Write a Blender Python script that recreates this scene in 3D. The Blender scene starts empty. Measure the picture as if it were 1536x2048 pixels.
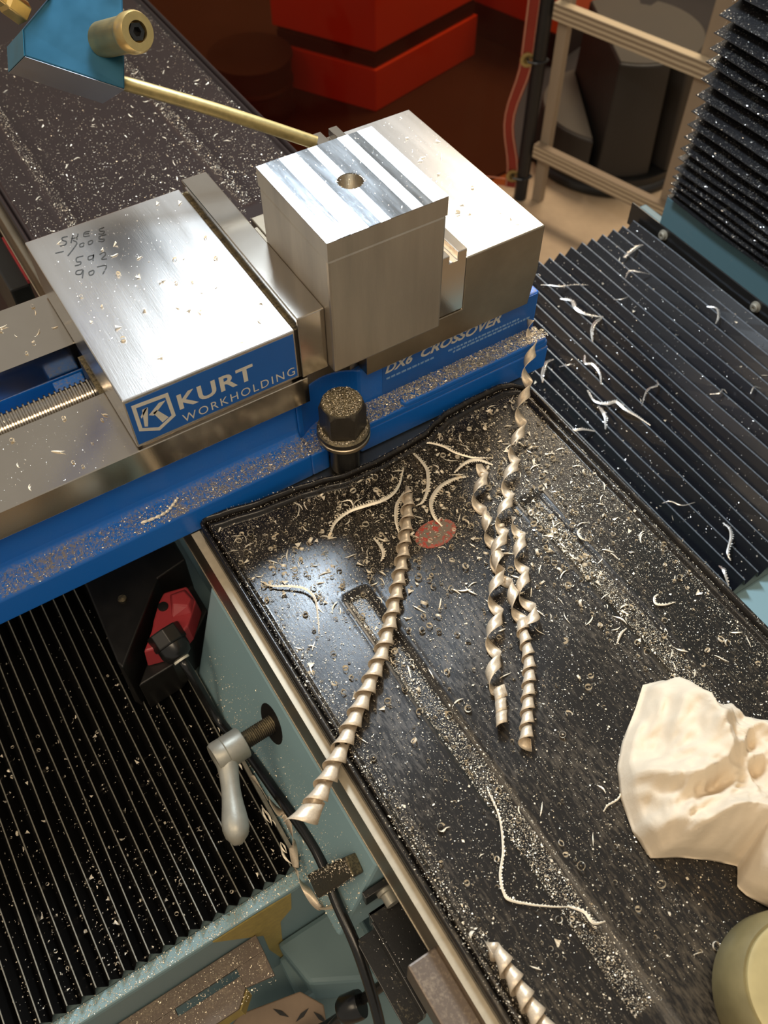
import bpy, math, random
from math import sin, cos, pi, sqrt, exp
from mathutils import Vector, Matrix
# The machine is measured in millimetres: X along the table towards the operator, Y along the vise
# towards the column, Z up, with Z = 0 on the table top.
S = 0.001
random.seed(1)
sc = bpy.context.scene
# ---------------------------------------------------------------- camera
FPX = 1792.875
CAM = (415.23, -171.55, 455.86)
ROT = ((.52884993, .84871151, -.00255375), (.68668967, -.42965516, -.58639044), (-.49877354, .30835891, -.81002453))
cam = bpy.data.cameras.new('camera'); co_ = bpy.data.objects.new('camera', cam); sc.collection.objects.link(co_)
cam.sensor_fit = 'VERTICAL'; cam.sensor_height = 24; cam.sensor_width = 18; cam.lens = FPX / 2048 * 24
cam.clip_start = .01; cam.clip_end = 40
r0, r1, r2 = (Vector(r) for r in ROT)
m = Matrix.Identity(4)
for i in range(3):
    m[i][0] = r0[i]; m[i][1] = -r1[i]; m[i][2] = -r2[i]; m[i][3] = CAM[i] * S
co_.matrix_world = m
cam.dof.use_dof = True; cam.dof.focus_distance = .53; cam.dof.aperture_fstop = 9
sc.camera = co_
# ---------------------------------------------------------------- world, lamps, exposure
w = bpy.data.worlds.new('shop'); sc.world = w; w.use_nodes = True
bg = w.node_tree.nodes['Background']; bg.inputs[0].default_value = (1.0, .92, .80, 1); bg.inputs[1].default_value = .38
def area(name, loc, aim, sx, sy, power, col, spread=pi):
    l = bpy.data.lights.new(name, 'AREA'); l.shape = 'RECTANGLE'; l.size = sx; l.size_y = sy; l.energy = power; l.color = col; l.spread = spread
    o = bpy.data.objects.new(name, l); sc.collection.objects.link(o); o.location = Vector(loc) * S
    o.rotation_euler = (Vector(aim) - Vector(loc)).to_track_quat('-Z', 'Y').to_euler(); return o
area('work_light', (-245, 140, 585), (40, 40, 60), .10, .19, 8.0, (.74, .87, 1.0))
area('ceiling_lamp', (1100, -500, 2100), (100, 0, 0), 1.3, .5, 20, (1, .80, .56))
area('ceiling_lamp', (100, -1900, 2100), (100, 0, 0), 1.3, .5, 15, (1, .80, .56))
area('ceiling_lamp', (-1500, 2300, 2100), (-1300, 1300, -900), 1.3, .5, 70, (1, .82, .60))
sc.view_settings.view_transform = 'Standard'; sc.view_settings.look = 'None'; sc.view_settings.exposure = 0; sc.view_settings.gamma = 1
try: sc.view_settings.use_curve_mapping = False
except Exception: pass
# outlines of the long shavings and the pencil strokes, in millimetres on their own planes
DATA = {"AX_A":[[73.4,159.9],[94.6,142.9],[113.7,125.0],[138.3,101.9],[157.8,82.1],[179.5,61.3],[199.9,41.8],[220.5,25.3],[241.1,8.9],[260.8,-6.4],[275.8,-13.0],[283.1,-17.4],[289.0,-21.4]],"AX_B":[[141.7,73.4],[156.5,58.9],[173.0,48.7],[186.6,45.7],[202.8,37.6],[215.1,34.1],[226.8,30.2],[238.9,27.6],[251.7,20.8],[263.0,15.3],[273.2,8.7],[284.6,-0.7],[297.8,-11.7],[305.1,-18.0]],"AX_C":[[187.6,65.7],[200.7,56.6],[214.4,48.1],[228.8,38.7],[239.7,34.0],[248.7,30.0],[254.5,21.3]],"AX_D":[[135.0,20.2],[158.0,3.1],[177.8,-12.8],[198.4,-31.0],[219.4,-51.5],[235.3,-71.3],[249.8,-90.8],[264.2,-110.6],[274.1,-126.1],[279.0,-136.8]],"AX_E":[[373.2,-88.1],[383.4,-88.5],[395.0,-88.8],[407.7,-88.8],[420.0,-88.8]],"SER":[[[136.7,-38.9],[129.1,-30.4],[126.6,-19.1],[128.5,-7.5],[130.5,2.8],[129.5,11.3],[124.6,19.6],[114.0,29.6]],[[105.9,41.3],[115.8,41.7],[126.3,40.1],[138.1,32.3],[144.1,24.6],[143.8,19.7]],[[141.2,59.4],[139.8,51.3],[141.0,39.9],[147.0,29.2],[156.5,24.4],[165.5,24.9]],[[104.2,44.8],[105.4,53.1],[113.7,60.0],[123.2,64.2],[132.0,72.1],[138.0,83.3]],[[142.7,79.9],[135.3,72.8],[133.3,65.0],[134.6,54.9]],[[130.8,19.3],[138.2,9.4],[148.0,2.5],[156.4,-0.6]],[[141.3,-87.9],[148.5,-84.0],[154.6,-75.5],[161.2,-68.7],[169.9,-67.1],[179.8,-70.8],[190.0,-75.9]],[[116.2,-18.6],[120.1,-13.8],[125.3,-14.1]],[[150.6,-15.3],[158.9,-15.5],[164.6,-17.0],[167.2,-20.7]]],"SER2":[[[313.8,-47.4],[327.1,-50.3],[341.0,-58.2],[350.6,-67.0],[359.6,-69.8],[366.4,-64.1],[373.8,-54.6],[378.4,-47.3]],[[377.6,-47.8],[383.9,-43.0],[389.9,-42.4],[392.4,-36.9]],[[352.6,-4.4],[351.4,-1.1],[351.5,6.0],[347.3,13.3]],[[355.1,-69.2],[360.2,-70.3],[365.5,-65.6]]],"SER3":[[[272.1,104.3],[272.9,100.6],[276.5,98.3],[279.7,102.5],[281.4,109.4]],[[284.1,62.9],[280.7,68.3],[279.5,74.1]],[[211.6,96.5],[213.5,92.3],[217.2,90.9],[220.8,93.0]]],"BEL":[[[-101.8,332.6],[-94.9,338.2],[-86.4,346.1],[-83.0,358.1],[-76.7,372.7]],[[-75.6,336.3],[-65.6,341.6],[-54.8,337.6],[-42.3,341.8],[-32.8,354.4]],[[-32.8,354.4],[-29.3,341.9],[-22.9,331.8],[-12.2,324.0]],[[-1.9,306.2],[8.0,298.1],[13.7,302.5],[24.8,301.3],[35.2,294.9]],[[-13.2,278.6],[-11.0,267.8],[-1.0,255.5],[5.3,251.7]],[[34.3,279.8],[48.6,275.8],[57.7,281.5],[60.8,290.0],[72.2,291.5],[82.9,295.6],[96.1,299.5]],[[54.1,275.7],[63.1,272.5],[69.7,270.2],[78.7,263.3]],[[60.1,229.3],[66.3,237.1],[69.9,245.0],[75.7,254.3]],[[59.4,340.5],[64.5,334.8],[64.4,323.3],[74.6,308.5]],[[9.1,449.9],[17.7,453.1],[26.8,446.8],[31.8,439.4]],[[-90.5,430.0],[-90.9,438.2],[-93.8,451.2],[-95.4,460.5]],[[-65.1,410.6],[-68.7,418.8],[-62.4,426.1],[-56.7,435.2]],[[96.2,369.6],[101.2,375.4],[99.6,381.7],[103.6,383.7]],[[115.6,400.5],[112.6,407.1],[115.5,413.9]],[[205.7,278.6],[213.7,277.1],[221.0,271.0],[229.2,259.7],[235.4,257.7]],[[233.9,246.8],[240.7,244.2],[252.0,239.2]],[[-2.4,276.8],[2.4,284.4],[2.3,291.3]],[[165.0,250.3],[168.4,255.7],[176.4,261.0],[178.6,273.8]],[[-46.7,379.7],[-40.5,384.2],[-42.4,394.6]]],"HAND":[[[-45.4,-94.2],[-45.8,-98.1],[-42.4,-99.4],[-41.1,-97.5],[-39.1,-98.6],[-39.4,-101.7]],[[-42.9,-89.1],[-43.2,-91.8],[-40.4,-92.9],[-40.2,-90.4],[-43.3,-88.6],[-37.9,-91.1]],[[-41.5,-85.7],[-42.1,-82.6],[-39.6,-82.7],[-36.9,-86.2],[-35.5,-83.4]],[[-33.8,-99.0],[-34.5,-102.3],[-32.0,-103.7],[-30.6,-101.4],[-33.1,-98.9],[-26.8,-101.9]],[[-30.1,-94.1],[-29.6,-96.7],[-26.9,-97.3],[-26.8,-95.4],[-28.9,-94.0],[-30.4,-94.2]],[[-31.6,-91.1],[-29.8,-86.0],[-23.8,-90.6]],[[-67.8,-95.6],[-68.3,-98.7],[-65.9,-99.5],[-63.5,-98.0],[-61.0,-99.7],[-61.5,-102.8]],[[-67.4,-92.5],[-60.9,-96.1]],[[-66.9,-89.4],[-62.0,-92.0]],[[-64.3,-94.6],[-64.0,-90.6]],[[-65.5,-82.5],[-66.0,-85.6],[-62.6,-87.3],[-61.4,-84.1]],[[-64.6,-86.1],[-63.7,-83.6]],[[-64.5,-73.7],[-64.2,-76.8],[-62.2,-77.1],[-60.9,-75.1],[-59.0,-76.7],[-60.2,-79.1]],[[-56.5,-107.4],[-55.6,-102.5]],[[-62.6,-94.2],[-59.0,-93.1],[-54.4,-97.3],[-50.3,-102.0]],[[-57.0,-89.8],[-56.8,-91.9],[-54.5,-92.8],[-54.0,-91.0],[-56.2,-89.7],[-57.0,-90.0]],[[-56.6,-84.7],[-56.2,-86.9],[-53.8,-87.6],[-53.7,-85.8],[-55.7,-84.4],[-56.6,-84.7]],[[-57.3,-75.3],[-57.6,-79.3],[-55.3,-80.2],[-53.8,-77.9],[-52.1,-79.4],[-53.6,-81.7]]]}
# ---------------------------------------------------------------- helpers
COL = bpy.context.scene.collection
def lin(h):
    h = h.lstrip('#'); o = []
    for i in (0, 2, 4):
        c = int(h[i:i+2], 16) / 255
        o.append(c / 12.92 if c <= .04045 else ((c + .055) / 1.055) ** 2.4)
    return (*o, 1)
def wloc(o):
    v = Vector((0, 0, 0))
    while o is not None:
        v += o.location; o = o.parent
    return v
def tag(o, label=None, cat=None, group=None, kind=None):
    if label: o['label'] = label
    if cat: o['category'] = cat
    if group: o['group'] = group
    if kind: o['kind'] = kind
    return o
def thing(name, label, cat, loc=(0, 0, 0), group=None):
    o = bpy.data.objects.new(name, None); o.empty_display_size = .01
    COL.objects.link(o); o.location = Vector(loc) * S
    return tag(o, label, cat, group)
class MB:
    def __init__(s): s.v = []; s.f = []
    def add(s, vs, fs):
        n = len(s.v); s.v += [tuple(v) for v in vs]; s.f += [tuple(i + n for i in f) for f in fs]; return s
    def box(s, x0, x1, y0, y1, z0, z1):
        return s.prism([(x0, y0), (x1, y0), (x1, y1), (x0, y1)], z0, z1)
    def prism(s, poly, z0, z1, ax='z', top=None):
        a = sum(poly[i][0] * poly[(i+1) % len(poly)][1] - poly[(i+1) % len(poly)][0] * poly[i][1] for i in range(len(poly)))
        if top is None: top = poly
        if a < 0: poly = poly[::-1]; top = top[::-1]
        n = len(poly)
        def mk(p, h):
            return (p[0], p[1], h) if ax == 'z' else ((h, p[0], p[1]) if ax == 'x' else (p[1], h, p[0]))
        vs = [mk(p, z0) for p in poly] + [mk(p, z1) for p in top]
        fs = [tuple(range(n))[::-1], tuple(range(n, 2 * n))] + [(i, (i+1) % n, n + (i+1) % n, n + i) for i in range(n)]
        return s.add(vs, fs)
    def hexa(s, bot, top):
        return s.add(list(bot) + list(top), [(3, 2, 1, 0), (4, 5, 6, 7), (0, 1, 5, 4), (1, 2, 6, 5), (2, 3, 7, 6), (3, 0, 4, 7)])
    def tube(s, pts, r, seg=12, cap=True):
        pts = [Vector(p) for p in pts]; n = len(pts)
        rs = r if isinstance(r, (list, tuple)) else [r] * n
        t0 = (pts[1] - pts[0]).normalized()
        nrm = t0.orthogonal().normalized(); vs = []; fs = []
        for i, p in enumerate(pts):
            t = (pts[min(i+1, n-1)] - pts[max(i-1, 0)]).normalized()
            nrm = (nrm - t * nrm.dot(t)).normalized(); b = t.cross(nrm)
            for k in range(seg):
                a = 2 * pi * k / seg
                vs.append(p + (nrm * cos(a) + b * sin(a)) * rs[i])
        for i in range(n - 1):
            for k in range(seg):
                k2 = (k + 1) % seg
                fs.append((i * seg + k, i * seg + k2, (i+1) * seg + k2, (i+1) * seg + k))
        if cap: fs += [tuple(range(seg))[::-1], tuple(range((n-1) * seg, n * seg))]
        return s.add(vs, fs)
    def lathe(s, prof, c=(0, 0, 0), axis=(0, 0, 1), seg=32, hexn=None):
        ax = Vector(axis).normalized(); u = ax.orthogonal().normalized() if abs(ax.z) < .99 else Vector((1, 0, 0)); w = ax.cross(u)
        c = Vector(c); vs = []; fs = []; n = len(prof)
        for r, h in prof:
            for k in range(seg):
                a = 2 * pi * k / seg
                vs.append(c + ax * h + (u * cos(a) + w * sin(a)) * r)
        for i in range(n - 1):
            for k in range(seg):
                k2 = (k + 1) % seg
                fs.append((i * seg + k, i * seg + k2, (i+1) * seg + k2, (i+1) * seg + k))
        fs += [tuple(range(seg))[::-1], tuple(range((n-1) * seg, n * seg))]
        return s.add(vs, fs)
    def strip(s, rows):
        m = len(rows[0]); vs = [p for r in rows for p in r]
        return s.add(vs, [(i * m + k, i * m + k + 1, (i+1) * m + k + 1, (i+1) * m + k) for i in range(len(rows) - 1) for k in range(m - 1)])
    def mesh(s, name, off=(0, 0, 0), smooth=False):
        me = bpy.data.meshes.new(name)
        ox, oy, oz = off
        me.from_pydata([(v[0] * S - ox, v[1] * S - oy, v[2] * S - oz) for v in s.v], [], s.f)
        if smooth: me.polygons.foreach_set('use_smooth', [True] * len(me.polygons))
        me.update(); return me
    def build(s, name, mat, parent=None, bevel=0, smooth=False, solid=0, auto=None, seg=2):
        off = wloc(parent) if parent else (0, 0, 0)
        me = s.mesh(name, off, smooth); o = bpy.data.objects.new(name, me)
        COL.objects.link(o); me.materials.append(mat)
        if parent: o.parent = parent
        if auto: me.polygons.foreach_set('use_smooth', [True] * len(me.polygons)); me.set_sharp_from_angle(angle=math.radians(auto))
        if solid:
            m = o.modifiers.new('solid', 'SOLIDIFY'); m.thickness = solid * S; m.offset = 0
        if bevel:
            m = o.modifiers.new('bevel', 'BEVEL'); m.width = bevel * S; m.segments = seg; m.limit_method = 'ANGLE'; m.angle_limit = .6
            m.harden_normals = False
        return o
# ---------------------------------------------------------------- materials
def mat_new(name):
    m = bpy.data.materials.new(name); m.use_nodes = True
    nt = m.node_tree; b = nt.nodes['Principled BSDF']; return m, nt, b
def nd(nt, t, **k):
    n = nt.nodes.new(t)
    for a, v in k.items(): setattr(n, a, v)
    return n
def coords(nt, scale=(1, 1, 1)):
    tc = nd(nt, 'ShaderNodeTexCoord'); mp = nd(nt, 'ShaderNodeMapping'); mp.inputs['Scale'].default_value = scale
    nt.links.new(tc.outputs['Object'], mp.inputs[0]); return mp.outputs[0]
def noise(nt, co, scale, detail=4, rough=.6):
    n = nd(nt, 'ShaderNodeTexNoise'); n.inputs['Scale'].default_value = scale; n.inputs['Detail'].default_value = detail; n.inputs['Roughness'].default_value = rough
    nt.links.new(co, n.inputs['Vector']); return n.outputs['Fac']
def ramp(nt, fac, p0, p1, c0=(0, 0, 0, 1), c1=(1, 1, 1, 1)):
    r = nd(nt, 'ShaderNodeValToRGB'); e = r.color_ramp.elements
    e[0].position = p0; e[1].position = p1; e[0].color = c0; e[1].color = c1
    nt.links.new(fac, r.inputs[0]); return r.outputs[0]
def mixc(nt, fac, a, b):
    m = nd(nt, 'ShaderNodeMix', data_type='RGBA')
    if isinstance(fac, (int, float)): m.inputs[0].default_value = fac
    else: nt.links.new(fac, m.inputs[0])
    for sck, v in ((m.inputs[6], a), (m.inputs[7], b)):
        if isinstance(v, tuple): sck.default_value = v
        else: nt.links.new(v, sck)
    return m.outputs[2]
def mth(nt, op, a, b):
    m = nd(nt, 'ShaderNodeMath', operation=op)
    for i, v in enumerate((a, b)):
        if isinstance(v, (int, float)): m.inputs[i].default_value = v
        else: nt.links.new(v, m.inputs[i])
    return m.outputs[0]
def bump(nt, b, h, strength=.2, dist=.0004):
    n = nd(nt, 'ShaderNodeBump'); n.inputs['Strength'].default_value = strength; n.inputs['Distance'].default_value = dist
    nt.links.new(h, n.inputs['Height']); nt.links.new(n.outputs[0], b.inputs['Normal'])
def plain(name, col, rough=.5, metal=0, var=.25, nscale=60, bmp=0, bscale=900, spec=.5, stretch=(1, 1, 1), rvar=.1):
    m, nt, b = mat_new(name); co = coords(nt, stretch)
    f = noise(nt, co, nscale)
    c = lin(col) if isinstance(col, str) else col
    dk = tuple(x * (1 - var) for x in c[:3]) + (1,); lt = tuple(min(1, x * (1 + var * .6)) for x in c[:3]) + (1,)
    nt.links.new(ramp(nt, f, .3, .7, dk, lt), b.inputs['Base Color'])
    r = nd(nt, 'ShaderNodeMapRange'); nt.links.new(f, r.inputs[0]); r.inputs[3].default_value = rough - rvar; r.inputs[4].default_value = rough + rvar
    nt.links.new(r.outputs[0], b.inputs['Roughness'])
    b.inputs['Metallic'].default_value = metal; b.inputs['Specular IOR Level'].default_value = spec
    if bmp: bump(nt, b, noise(nt, co, bscale, 3), bmp)
    return m
def dusty(name, col, rough, dust, lo, hi, dscale=500, metal=0, spec=.5, big=25, bmp=.15, up=True, dust_rough=.7, stretch=(1, 1, 1)):
    """painted or rubber surface with metal dust settled on the faces that look up"""
    m, nt, b = mat_new(name); co = coords(nt, stretch)
    f1 = noise(nt, co, dscale, 5, .7); f2 = noise(nt, co, big, 3)
    f = mth(nt, 'ADD', mth(nt, 'MULTIPLY', f1, .65), mth(nt, 'MULTIPLY', f2, .35))
    fac = ramp(nt, f, lo, hi)
    if up:
        g = nd(nt, 'ShaderNodeNewGeometry'); sx = nd(nt, 'ShaderNodeSeparateXYZ'); nt.links.new(g.outputs['Normal'], sx.inputs[0])
        fac = mth(nt, 'MULTIPLY', fac, ramp(nt, sx.outputs[2], .3, .9))
    c = lin(col) if isinstance(col, str) else col
    nt.links.new(mixc(nt, fac, c, lin(dust)), b.inputs['Base Color'])
    r = nd(nt, 'ShaderNodeMapRange'); nt.links.new(fac, r.inputs[0]); r.inputs[3].default_value = rough; r.inputs[4].default_value = dust_rough
    nt.links.new(r.outputs[0], b.inputs['Roughness']); b.inputs['Metallic'].default_value = metal; b.inputs['Specular IOR Level'].default_value = spec
    bump(nt, b, f1, bmp)
    return m
M = {}
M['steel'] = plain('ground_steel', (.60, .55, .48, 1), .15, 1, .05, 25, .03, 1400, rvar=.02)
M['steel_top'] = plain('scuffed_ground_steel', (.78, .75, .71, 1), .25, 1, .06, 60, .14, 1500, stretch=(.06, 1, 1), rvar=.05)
M['steel_side'] = plain('steel_dim_reflection', (.36, .30, .22, 1), .33, 1, .18, 30, .08, 900, rvar=.06)  # brown base carries the dim warm surroundings mirrored in side faces
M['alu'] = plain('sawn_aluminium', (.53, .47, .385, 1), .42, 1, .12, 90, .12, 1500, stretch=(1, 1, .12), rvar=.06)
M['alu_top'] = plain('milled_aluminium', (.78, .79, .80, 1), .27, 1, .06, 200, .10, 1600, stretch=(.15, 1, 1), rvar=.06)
M['alu_top2'] = plain('milled_aluminium_dim_pass', (.56, .60, .64, 1), .14, 1, .25, 200, .1, 1300, stretch=(.12, 1, 1), rvar=.05)  # darker bluish base imitates the weaker reflection of alternate cutter passes
M['hole'] = plain('bored_aluminium', (.55, .5, .42, 1), .35, 1, .15, 300, .1, 1500, stretch=(1, 1, 6))
M['chip'] = plain('swarf_metal', (.93, .83, .66, 1), .42, .3, .12, 300, 0, rvar=.1)
M['chip_bright'] = plain('bright_swarf', (.88, .84, .78, 1), .26, .85, .1, 300, 0, rvar=.1)
M['ribbon'] = plain('ribbon_swarf', (.70, .58, .43, 1), .42, .42, .16, 1100, .12, 1500, rvar=.08)
M['dust'] = plain('swarf_dust', (.78, .68, .52, 1), .36, .72, .3, 700, 0, rvar=.12)
M['mat'] = dusty('black_rubber', (.010, .008, .0065, 1), .26, '#62543f', .50, .82, 520, spec=.5, big=22, bmp=.12, stretch=(.28, 1, 1))
M['mat_left'] = dusty('black_rubber_curtain_tint', (.016, .010, .009, 1), .34, '#38261f', .58, .95, 330, spec=.28, big=18, bmp=.15)  # red-brown in base and dust stands for the curtain's reflection
M['blue'] = dusty('blue_paint', (.008, .13, .50, 1), .28, '#85785f', .46, .62, 600, spec=.5, big=30, bmp=.22)
M['blue_label'] = plain('blue_label', '#1a5aa4', .42, 0, .06, 40, 0)
M['label_ink'] = plain('label_white', '#cfc9ba', .5, 0, .08, 150, 0)
M['label_dim'] = plain('label_pale_blue', '#7fa0c4', .5, 0, .08, 150, 0)
M['teal'] = dusty('teal_paint', '#86a3a9', .42, '#b5aa90', .60, .80, 700, spec=.4, big=40, bmp=.1, up=False)
M['teal_dark'] = dusty('teal_paint_worn', '#71878a', .45, '#8c8a78', .60, .85, 300, spec=.4, big=25, bmp=.1, up=False)
M['teal_foot'] = dusty('teal_paint_dimmed', '#4c6870', .42, '#8c8a78', .62, .85, 300, spec=.4, big=25, bmp=.1, up=False)  # darker copy of the teal, offsets work light falling on the column foot
M['stain'] = plain('worn_filler', '#a08c4a', .55, 0, .2, 200)
M['bellow'] = dusty('bellows_fabric', (.004, .005, .008, 1), .25, '#45474c', .68, .98, 500, spec=.7, big=60, bmp=.1, up=False)
M['bellow_front'] = dusty('bellows_fabric_front', (.006, .0055, .005, 1), .36, '#4a4338', .66, .95, 500, spec=.5, big=60, bmp=.1, up=False)
M['edge'] = plain('lit_edge', '#8f8a7c', .4, .4, .2, 400)  # pale colour of the highlight along pleat crests, also on the end strip
M['edge_rear'] = plain('lit_edge_rear', '#8e96a0', .35, .5, .3, 300)  # cooler copy for crest highlights under the work light
M['ledge'] = plain('edge_reflection_dust', '#b9ac94', .5, .25, .12, 200)  # cream base holds the table edge's warm reflection as well as its dust
M['bellow_col'] = dusty('bellows_fabric_wet', (.008, .008, .009, 1), .22, '#8d8a80', .56, .78, 750, spec=.8, big=120, bmp=.5, up=True, dust_rough=.3)
M['black'] = plain('black_plastic', (.010, .009, .008, 1), .4, 0, .3, 60, .1, 700)
M['black_gloss'] = plain('black_rubber_cable', (.010, .010, .010, 1), .25, 0, .3, 100, .05, 500)
M['black_metal'] = dusty('oily_black_metal', (.012, .011, .010, 1), .3, '#8f8468', .58, .8, 500, spec=.6, big=50, bmp=.2, up=True)
M['dark_oxide'] = dusty('dark_oxide_steel', (.05, .042, .032, 1), .38, '#9a8c6c', .40, .62, 700, metal=.6, big=60, bmp=.4, up=True)
M['speck_steel'] = dusty('speckled_steel', (.16, .125, .10, 1), .45, '#a4947e', .5, .75, 600, metal=.6, big=60, bmp=.2)
M['red'] = plain('red_plastic', '#a3353a', .42, 0, .08, 60, .08, 900)
M['white'] = plain('white_plastic', '#d5d2c2', .4, 0, .05, 60)
M['zinc'] = plain('cast_zinc', '#a39f92', .45, .5, .1, 120, .15, 700)
M['ano'] = plain('blue_anodised', (.006, .075, .135, 1), .38, .45, .08, 60, .03, 900)
M['ano_light'] = plain('blue_anodised_lit', (.03, .2, .33, 1), .32, .5, .08, 60)  # lighter copy of the block blue, painted as its lit end
M['grey_bottom'] = plain('lit_underside_grey', '#7c8088', .35, .5, .1, 60)  # grey painted as light on the block's underside
M['brass'] = plain('brass', (.56, .40, .16, 1), .36, .9, .1, 150, 0)
M['brass_dull'] = plain('dull_brass_tube', (.26, .20, .08, 1), .48, .7, .2, 200, .05, 500)
M['hose_blue'] = plain('blue_hose', '#2846b4', .35, 0, .1)
M['towel'] = plain('paper_towel', '#dccbb2', .85, 0, .05, 60, .5, 260, spec=.2)
M['olive'] = plain('olive_tin', '#847751', .5, .2, .25, 40, .05, 300)
M['olive_top'] = plain('olive_tin_top', '#b5a473', .45, .2, .15, 40)
M['wood'] = None
M['stool'] = plain('charcoal_plastic', '#2c2620', .6, 0, .1, 20, .2, 300)
M['stool_top'] = plain('charcoal_tread', '#463f35', .75, 0, .1, 20, .3, 500)
M['orange'] = plain('orange_steel', '#d2562c', .42, 0, .06, 5)
M['reveal'] = plain('dark_reveal', (.02, .008, .006, 1), .5, 0)
M['dark_matte'] = plain('dark_matte_tone', (.022, .016, .014, 1), .7, 0, .3, 8)  # near-black tone for the darkened floor behind the curtain and for the drum
M['pole'] = plain('black_tube', (.012, .012, .013, 1), .35, 0, .2, 20)
M['stitch'] = plain('stitch_thread', '#c98f72', .7, 0, .1, 50)
M['grommet'] = plain('brass_grommet', (.5, .4, .18, 1), .35, .9)
M['pencil'] = plain('pencil_mark', '#302e2a', .7, 0, .2, 600)
M['badge'] = None
def floor_mat():
    m, nt, b = mat_new('concrete'); co = coords(nt)
    f = mth(nt, 'ADD', mth(nt, 'MULTIPLY', noise(nt, co, 1.6, 6, .65), .6), mth(nt, 'MULTIPLY', noise(nt, co, 9, 5), .4))
    nt.links.new(ramp(nt, f, .35, .65, lin('#8d7860'), lin('#b8a082')), b.inputs['Base Color']); b.inputs['Roughness'].default_value = .45
    bump(nt, b, noise(nt, co, 60), .1, .002); return m
M['floor'] = floor_mat()
def wood():
    m, nt, b = mat_new('plywood_edge'); co = coords(nt)
    sx = nd(nt, 'ShaderNodeSeparateXYZ'); nt.links.new(co, sx.inputs[0])
    w = nd(nt, 'ShaderNodeTexWave', wave_type='BANDS', bands_direction='Z'); w.inputs['Scale'].default_value = 30; w.inputs['Distortion'].default_value = .6; w.inputs['Detail'].default_value = 2
    nt.links.new(co, w.inputs['Vector'])
    nt.links.new(ramp(nt, w.outputs['Fac'], .25, .75, lin('#86735c'), lin('#c6b394')), b.inputs['Base Color']); b.inputs['Roughness'].default_value = .6; return m
M['wood'] = wood()
M['wood_face'] = plain('plywood_face', '#9a8770', .6, 0, .12, 12, .05, 200, stretch=(1, 1, .2))
def curtain():
    m, nt, b = mat_new('red_vinyl'); out = nt.nodes['Material Output']; co = coords(nt)
    b.inputs['Base Color'].default_value = (.07, .008, .004, 1); b.inputs['Roughness'].default_value = .16; b.inputs['Specular IOR Level'].default_value = .5
    t = nd(nt, 'ShaderNodeBsdfTransparent'); t.inputs[0].default_value = (.80, .27, .10, 1)
    mx = nd(nt, 'ShaderNodeMixShader'); mx.inputs[0].default_value = .26
    nt.links.new(t.outputs[0], mx.inputs[1]); nt.links.new(b.outputs[0], mx.inputs[2]); nt.links.new(mx.outputs[0], out.inputs[0])
    bump(nt, b, noise(nt, co, 3.5, 3), .5, .03); return m
M['curtain'] = curtain()
M['hem'] = plain('red_hem', '#8a2a1c', .4, 0, .15, 10)
def badge():
    m, nt, b = mat_new('worn_badge'); co = coords(nt)
    f = noise(nt, co, 260, 5, .7)
    nt.links.new(ramp(nt, f, .50, .56, lin('#75695a'), lin('#a8392c')), b.inputs['Base Color']); b.inputs['Roughness'].default_value = .5; return m
M['badge'] = badge()
M['badge_rim'] = plain('badge_rim', '#a85a48', .5, 0, .3, 300)

def text_mesh(body, name, mat, parent, box, plane, bold=0, shear=0, space=1.0, ext=.12):
    """flat lettering; box = (a0,a1,b0,b1) in the plane's own axes; plane maps (a,b,h) to the world"""
    cu = bpy.data.curves.new(name, 'FONT'); cu.body = body; cu.size = 10; cu.offset = bold; cu.shear = shear; cu.space_character = space; cu.extrude = 0; cu.resolution_u = 4
    o = bpy.data.objects.new(name, cu); COL.objects.link(o)
    me = o.to_mesh(); vs = [v.co.copy() for v in me.vertices]; fs = [tuple(p.vertices) for p in me.polygons]
    o.to_mesh_clear(); bpy.data.objects.remove(o); bpy.data.curves.remove(cu)
    xs = [v.x for v in vs]; ys = [v.y for v in vs]; x0, x1, y0, y1 = min(xs), max(xs), min(ys), max(ys)
    a0, a1, b0, b1 = box; mb = MB()
    mb.add([plane(a0 + (v.x - x0) / (x1 - x0) * (a1 - a0), b0 + (v.y - y0) / (y1 - y0) * (b1 - b0), ext) for v in vs], fs)
    return mb.build(name, mat, parent)
def smooth_path(P, n):
    """Catmull-Rom through P, n samples"""
    P = [Vector(p) for p in P]; Q = [P[0] * 2 - P[1]] + P + [P[-1] * 2 - P[-2]]; out = []
    for i in range(n):
        u = i / (n - 1) * (len(P) - 1); k = min(int(u), len(P) - 2); t = u - k
        a, b, c, d = Q[k:k+4]
        out.append(.5 * ((2 * b) + (c - a) * t + (2 * a - 5 * b + 4 * c - d) * t * t + (3 * b - a - 3 * c + d) * t ** 3))
    return out

# ---------------------------------------------------------------- floor and background structure
FZ = -900
mb = MB(); mb.box(-6000, 2500, -3000, 5000, FZ - 60, FZ)
tag(mb.build('floor', M['floor']), 'pale beige concrete workshop floor', kind='structure')
mb = MB(); mb.box(-6060, 2560, 5000, 5100, FZ, 2200)
tag(mb.build('wall_back', plain('shop_wall', '#b9aa94', .8, 0, .05, 2)), 'plain beige workshop wall far behind', kind='structure')

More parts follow.
